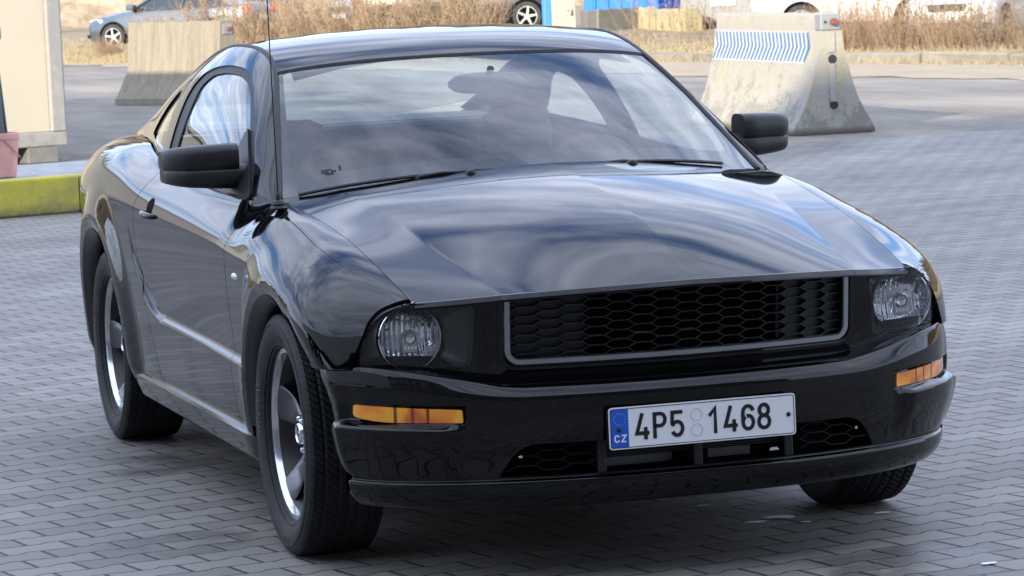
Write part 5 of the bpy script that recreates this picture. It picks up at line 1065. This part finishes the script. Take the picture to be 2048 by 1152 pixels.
# ---- parked cars on the lot
def bgcar(label,col,loc,rz,L=4.6,Wd=1.78,H=1.46,van=False,name='parked_car',rimr=.21,plate=True,metal=.5):
    e=empty(name,loc,rz,label=label,cat='van' if van else 'car'); e['group']='vehicles parked beyond the verge' if False else e.get('group','') or None if False else 'vehicles parked beyond the verge'
    P_=mat('paint_'+'_'.join(str(int(c*100)) for c in col),col,.28,metal=metal,coat=.7)
    hw=Wd/2
    if van: xs=[(L/2,.35,.75,.62),(L/2-.08,.24,.95,.80),(L/2-.5,.22,1.08,.93),(L/2-1.0,.22,1.20,1),(-L/2+.3,.22,1.22,1),(-L/2,.30,1.2,.97)]
    else: xs=[(L/2,.42,.60,.60),(L/2-.05,.26,.72,.78),(L/2-.25,.20,.80,.92),(L/2-.9,.18,.92,.99),(L/2-1.4,.18,.97,1),(-L/2+1.0,.18,1.0,1),(-L/2+.2,.22,1.02,.93),(-L/2+.03,.30,.98,.86),(-L/2,.42,.85,.80)]
    secs=[]
    X=np.array([a[0] for a in xs])[::-1]
    for x in np.linspace(-L/2,L/2,46):
        zb,zt,w=[float(np.interp(x,X,[a[k] for a in xs][::-1])) for k in (1,2,3)]; w*=hw
        secs.append([(x,-w*.90,zb),(x,-w*.985,zb+.10),(x,-w,zb+(zt-zb)*.45),(x,-w*.985,zb+(zt-zb)*.72),(x,-w*.93,zt-.06),(x,-w*.80,zt),(x,-w*.4,zt+.035),(x,0,zt+.045),(x,w*.4,zt+.035),(x,w*.80,zt),(x,w*.93,zt-.06),(x,w*.985,zb+(zt-zb)*.72),(x,w,zb+(zt-zb)*.45),(x,w*.985,zb+.10),(x,w*.90,zb)])
    body=MB().loft(secs).build('body',P_,e,smooth=True,angle=40)
    # cabin with glass band
    c0,c1=(L/2-1.0,-L/2+.08) if van else (L/2-1.35,-L/2+.55)
    t0,t1=(c0-.75,-L/2+.12) if van else (c0-.85,c1+.65); hz=1.15 if van else .97; Ht=1.95 if van else H
    def quad(f0,f1,inset): # f fraction of height
        V=[]
        for f in (f0,f1):
            a=c0+(t0-c0)*f; b=c1+(t1-c1)*f; w=hw*(.90-.17*f)+inset; z=hz+(Ht-hz)*f
            V+=[(a,-w*.93,z),(a+.06*(1-f),0,z+.0),(a,w*.93,z),(b,w*.93,z),(b-.03,0,z),(b,-w*.93,z)]
        return V,[(i,(i+1)%6,6+(i+1)%6,6+i) for i in range(6)]+[(6,7,8,9,10,11)]
    v,f=quad(0,1,-.012); M=MB(); M.add(v,f); M.build('window_glass',mat('tinted_glass',(.02,.025,.03),.08,coat=1),e,bevel=.03)
    M=MB()
    for s_ in (-1,1):
        pl_=[(0,0)]
        for fa in ((c0,t0),((c0+c1)/2,(t0+t1)/2-.05),(c1,t1)):
            M.tube([(fa[0],s_*hw*.90*.935,hz),(fa[1],s_*hw*.73*.945,Ht)],.035,6)
        M.tube([(t0,s_*hw*.69,Ht),(t1,s_*hw*.69,Ht)],.035,6)
    M.box(t1,t0,-hw*.69,hw*.69,Ht-.01,Ht+.025); M.build('roof_frame',P_,e,smooth=True,angle=45)
    for xw in (L/2-.86,-L/2+.92):
        for s_ in (-1,1):
            T=Matrix.Translation((xw,s_*(hw-.105),.325)); 
            if s_<0: T=T@Matrix.Scale(-1,4,(0,1,0))
            M=MB(); M.lathe([(.0,.112),(.385,.112),(.39,.02)],40,T=T); M.build('wheel_well_shade',VOID,e)  # black disc standing in for the shade of the wheel well
            M=MB(); M.lathe([(.20,.118),(.225,.124),(.28,.130),(.315,.120),(.327,.09),(.327,-.1)],44,T=T); w_=M.build('wheel',mat('bg_tyre',(.03,.03,.03),.8),e,smooth=True,angle=40)
            M=MB(); M.lathe([(.205,.120),(.21,.126),(.222,.126),(.226,.118)],44,T=T); M.lathe([(.0,.124),(.05,.124),(.055,.10)],20,T=T)
            for k_ in range(5):
                a=math.radians(72*k_+9); u=Vector((math.cos(a),0,math.sin(a))); v_=Vector((-math.sin(a),0,math.cos(a))); 
                M.add([tuple(T@(u*r+v_*q+Vector((0,.122,0)))) for r,q in ((.03,-.028),(.212,-.018),(.212,.018),(.03,.028))],[(0,1,2,3)])
            M.build('rim',mat('bg_alloy',(.62,.62,.62),.3,metal=.8),w_)
    fx=L/2
    if not van or True:
        zc=.66 if not van else .80
        M=MB(); M.prism(rnd([(-.32,zc-.055),(.32,zc-.055),(.34,zc+.075),(-.34,zc+.075)],.03),fx-.06,fx+.012,'x'); M.build('front_grille',mat('bg_grille',(.02,.02,.022),.4),e)
        M=MB(); M.prism(rnd([(-.45,.28),(.45,.28),(.42,.42),(-.42,.42)],.03),fx-.10,fx+.004,'x'); M.build('bumper_intake',mat('bg_grille'),e)
        for s_ in (-1,1):
            M=MB(); M.loft([[(fx-.02-.36*q,s_*(hw*.50+.37*q*hw+.0),zc-.03+.05*q+.085*math.sin(p)*(1-.35*q))  if False else (fx+.005-.50*q*q,s_*(hw*(.50+.43*q)),zc+.01+.05*q+.075*math.sin(p)*(1-.3*q)) for p in np.linspace(-math.pi/2,math.pi/2,6)]+[(fx-.10-.50*q*q,s_*(hw*(.50+.43*q)-.03),zc+.01+.05*q)] for q in np.linspace(0,1,8)]); M.build('headlight',mat('bg_headlight',(.62,.63,.62),.12,coat=1),e,smooth=True,angle=60)
            M=MB(); M.box(-fx-.015,-fx+.18,s_*hw*.86-.10,s_*hw*.86+.06,.78,.98) if not van else M.box(-fx-.015,-fx+.1,s_*hw*.90-.08,s_*hw*.90+.06,.8,1.15); M.build('tail_light',mat('tail_red',(.62,.035,.02),.25,coat=1),e,bevel=.02)
            M=MB(); M.prism(rnd([(-.14,.30),(.12,.30),(.16,.40),(-.10,.40)],.03),fx-.16,fx-.055,'x',T=Matrix.Translation((0,s_*hw*.68,0))); M.build('fog_lamp',mat('bg_grille'),e)
        M=MB(); M.prism(rnd([(-.26,.46),(.26,.46),(.26,.57),(-.26,.57)],.01),fx+.012,fx+.024,'x'); fp=M.build('front_plate',mat('bg_plate',(.75,.75,.75),.5),e)
        M=MB(); M.box(fx+.024,fx+.026,-.258,-.215,.463,.567); M.build('euro_band',BLUEP,fp)
        M=MB(); M.prism(rnd([(-.26,.62),(.26,.62),(.26,.73),(-.26,.73)],.01),-fx-.026,-fx-.012,'x'); M.build('rear_plate',mat('bg_plate'),e)
        for s_ in (-1,1):
            M=MB(); M.box(L/2-1.55,L/2-1.33,s_*hw-.02 if s_>0 else -hw-.18,hw+.18 if s_>0 else -hw+.02,.98,1.12); M.build('side_mirror',P_,e,bevel=.03)
    return e,fp
R=math.radians
bgcar('silver-blue saloon with its nose towards the road, at the far left behind dry weeds',(.10,.135,.165),(-72.9,13.5,.22),R(-128),metal=.6)[0]
bgcar('silver car seen from behind, its red tail lamps showing above the tan barrier',(.26,.28,.30),(-74.5,15.9,.12),R(165))
bgcar('silver car with a pale headlamp between the dry reeds above the roof',(.26,.28,.30),(-68.5,18.2,.35),R(-60))
bc,_=bgcar('black car in profile with five-spoke alloy wheels, left of the blue pole',(.022,.021,.022),(-60.6,17.35,.42),R(66),L=4.7,metal=.2)
bgcar('grey van showing its rear plate and one red lamp above the white barrier',(.30,.31,.31),(-56.2,21.8,.22),R(158),van=True,metal=.2)
bgcar('white van behind the tangled stems and the low brick wall',(.52,.52,.51),(-49.4,21.85,.2),R(68),L=3.9,van=True,metal=0)
wc,fp=bgcar('white car with a dark grille facing the road at the upper right corner',(.52,.51,.49),(-45.4,22.45,.07),R(-37),L=4.5,metal=0)
# what can be read of the plate: 971 behind a stem
cu=bpy.data.curves.new('plate_text','FONT'); cu.body='S   971'; cu.size=.105; cu.align_x='CENTER'; cu.align_y='CENTER'; o=bpy.data.objects.new('plate_text',cu); SC.collection.objects.link(o); bpy.context.view_layer.update()
me=bpy.data.meshes.new_from_object(o.evaluated_get(bpy.context.evaluated_depsgraph_get())); bpy.data.objects.remove(o)
for v in me.vertices: v.co=(2.25+.0265,v.co.x+.02,.515+v.co.y)
me.materials.clear(); me.materials.append(BLKP); o=bpy.data.objects.new('plate_text',me); SC.collection.objects.link(o); o.parent=fp
# white cabin at the far left top
M=MB(); M.box(-1.5,1.5,-.6,.6,0,2.0); M.box(-1.55,1.55,-.65,.65,2.0,2.1); o=M.build('site_cabin',mat('cabin_white',(.7,.7,.7),.6,noise=(3,(.5,.5,.48),.4,.7)),bevel=.03,label='white cabin far behind the silver-blue car, at the top left',cat='cabin'); o.location=(-98,11.2,.75); o.rotation_euler=(0,0,R(60))
# ---- off-frame surroundings and added blockers that shade the yard and show in the paint
wh=empty('warehouse',(13.6,-10,0),label='tall grey warehouse behind the viewpoint that shades the yard',cat='building')
M=MB(); M.box(0,26,-52,19.0,0,16.4); M.box(.0,26,-52,-31,16.4,17.9); M.build('wall',mat('warehouse_wall',(.12,.118,.115),.8,noise=(.6,(.16,.155,.15),.4,.7)),wh)
for i in range(16):
    for k in range(3):
        y=-50+i*4.2; f=MB(); f.box(-.05,.04,y,y+1.8,2.6+k*4.4,4.4+k*4.4); f=f.build('window',mat('window_frame_grey',(.3,.3,.3),.5),wh); g=MB(); g.box(-.07,-.055,y+.1,y+1.7,2.7+k*4.4,4.3+k*4.4); g.build('pane',mat('dark_pane',(.03,.04,.05),.1,coat=1),f)
M=MB()
M.box(-.1,26.2,-52.2,-30.9,17.9,18.1); M.build('roof_edge',mat('roof_metal',(.2,.2,.2),.5,metal=.6),wh)
tr=empty('box_trailer',(-3.0,-11.5,0),R(8),label='white box trailer standing beyond the right side of the car, outside the picture',cat='trailer')
M=MB(); M.box(-6.5,6.5,-1.25,1.25,1.15,3.9); M.build('cargo_box',mat('trailer_white',(.78,.78,.74),.5,noise=(.8,(.68,.67,.62),.4,.7)),tr,bevel=.03)
M=MB(); M.box(-6.4,6.4,-.5,.5,.85,1.15); M.build('chassis',PLAS,tr)
for x in (-4.6,-3.3,3.9):
    for s_ in (-1,1):
        M=MB(); M.lathe([(.0,.14),(.25,.14),(.28,.18),(.46,.16),(.5,.1),(.5,-.12)],36,T=Matrix.Translation((x,s_*1.08,.5))@(Matrix.Scale(-1,4,(0,1,0)) if s_<0 else Matrix.Identity(4))); M.build('wheel',TYRE,tr,smooth=True,angle=40)
hd_=MB(); hd_.box(-4.1,4.1,-3.6,3.6,0,3.95); hd_.box(-4.2,4.2,-3.7,3.7,3.95,4.1); o=hd_.build('shadow_blocker',mat('blocker_grey',(.4,.4,.38),.7),bevel=.03,label='added, unseen grey hut left of the picture whose shadow crosses the road',cat='blocker'); o.location=(-28.5,-4.75,0); o.rotation_euler=(0,0,R(21))  # unseen block added and turned to cast the shadow over the road

V=[];F=[]
far=[(-120,-60),(-118,-10),(-112,15),(-108,35),(-100,60),(-84,72),(-60,80),(-20,90)]
fx_=Sp(*[(i,p[0]) for i,p in enumerate(far)]); fy_=Sp(*[(i,p[1]) for i,p in enumerate(far)])
T_=np.linspace(0,7,200); hp=[(0,-.05),(2.0,1.2),(4.2,2.9),(7,3.5),(30,3.7)]
for i,t in enumerate(T_):
    x,y=float(fx_(t)),float(fy_(t)); L=math.hypot(x-9,y+3); ux,uy=(x-9)/L,(y+3)/L
    for d,h in hp: V.append((x+ux*d,y+uy*d,h*(.8+.25*math.sin(i*.31)+.12*math.sin(i*.93+d))))
for i in range(199):
    for j in range(4): F.append((i*5+j,i*5+j+1,(i+1)*5+j+1,(i+1)*5+j))
V2=[];F2=[]  # unseen ridge added to darken the horizon mirrored in the roof
for i,t in enumerate(T_):
    x,y=float(fx_(t)),float(fy_(t)); L=math.hypot(x-9,y+3); ux,uy=(x-9)/L,(y+3)/L
    for j,(d,h) in enumerate(((48,0),(50,16),(54,25),(70,25))): V2.append((x+ux*d,y+uy*d,h*(.8+.22*math.sin(i*.23+1)+.14*math.sin(i*1.7+j)+.10*RS.rand())))
for i in range(199):
    for j in range(3): F2.append((i*4+j,i*4+j+1,(i+1)*4+j+1,(i+1)*4+j))
M=MB(); M.add(V2,F2); M.build('added_ridge',mat('ridge_brown',(.07,.055,.045),.95,noise=(.5,(.12,.10,.075),.38,.62)),kind='structure')
M=MB(); M.add(V,F); M.build('earth_bank',mat('bank_scrub',(.22,.16,.10),.95,noise=(.9,(.36,.28,.19),.38,.62),bump=(2,.8,.3)),smooth=True,kind='structure')
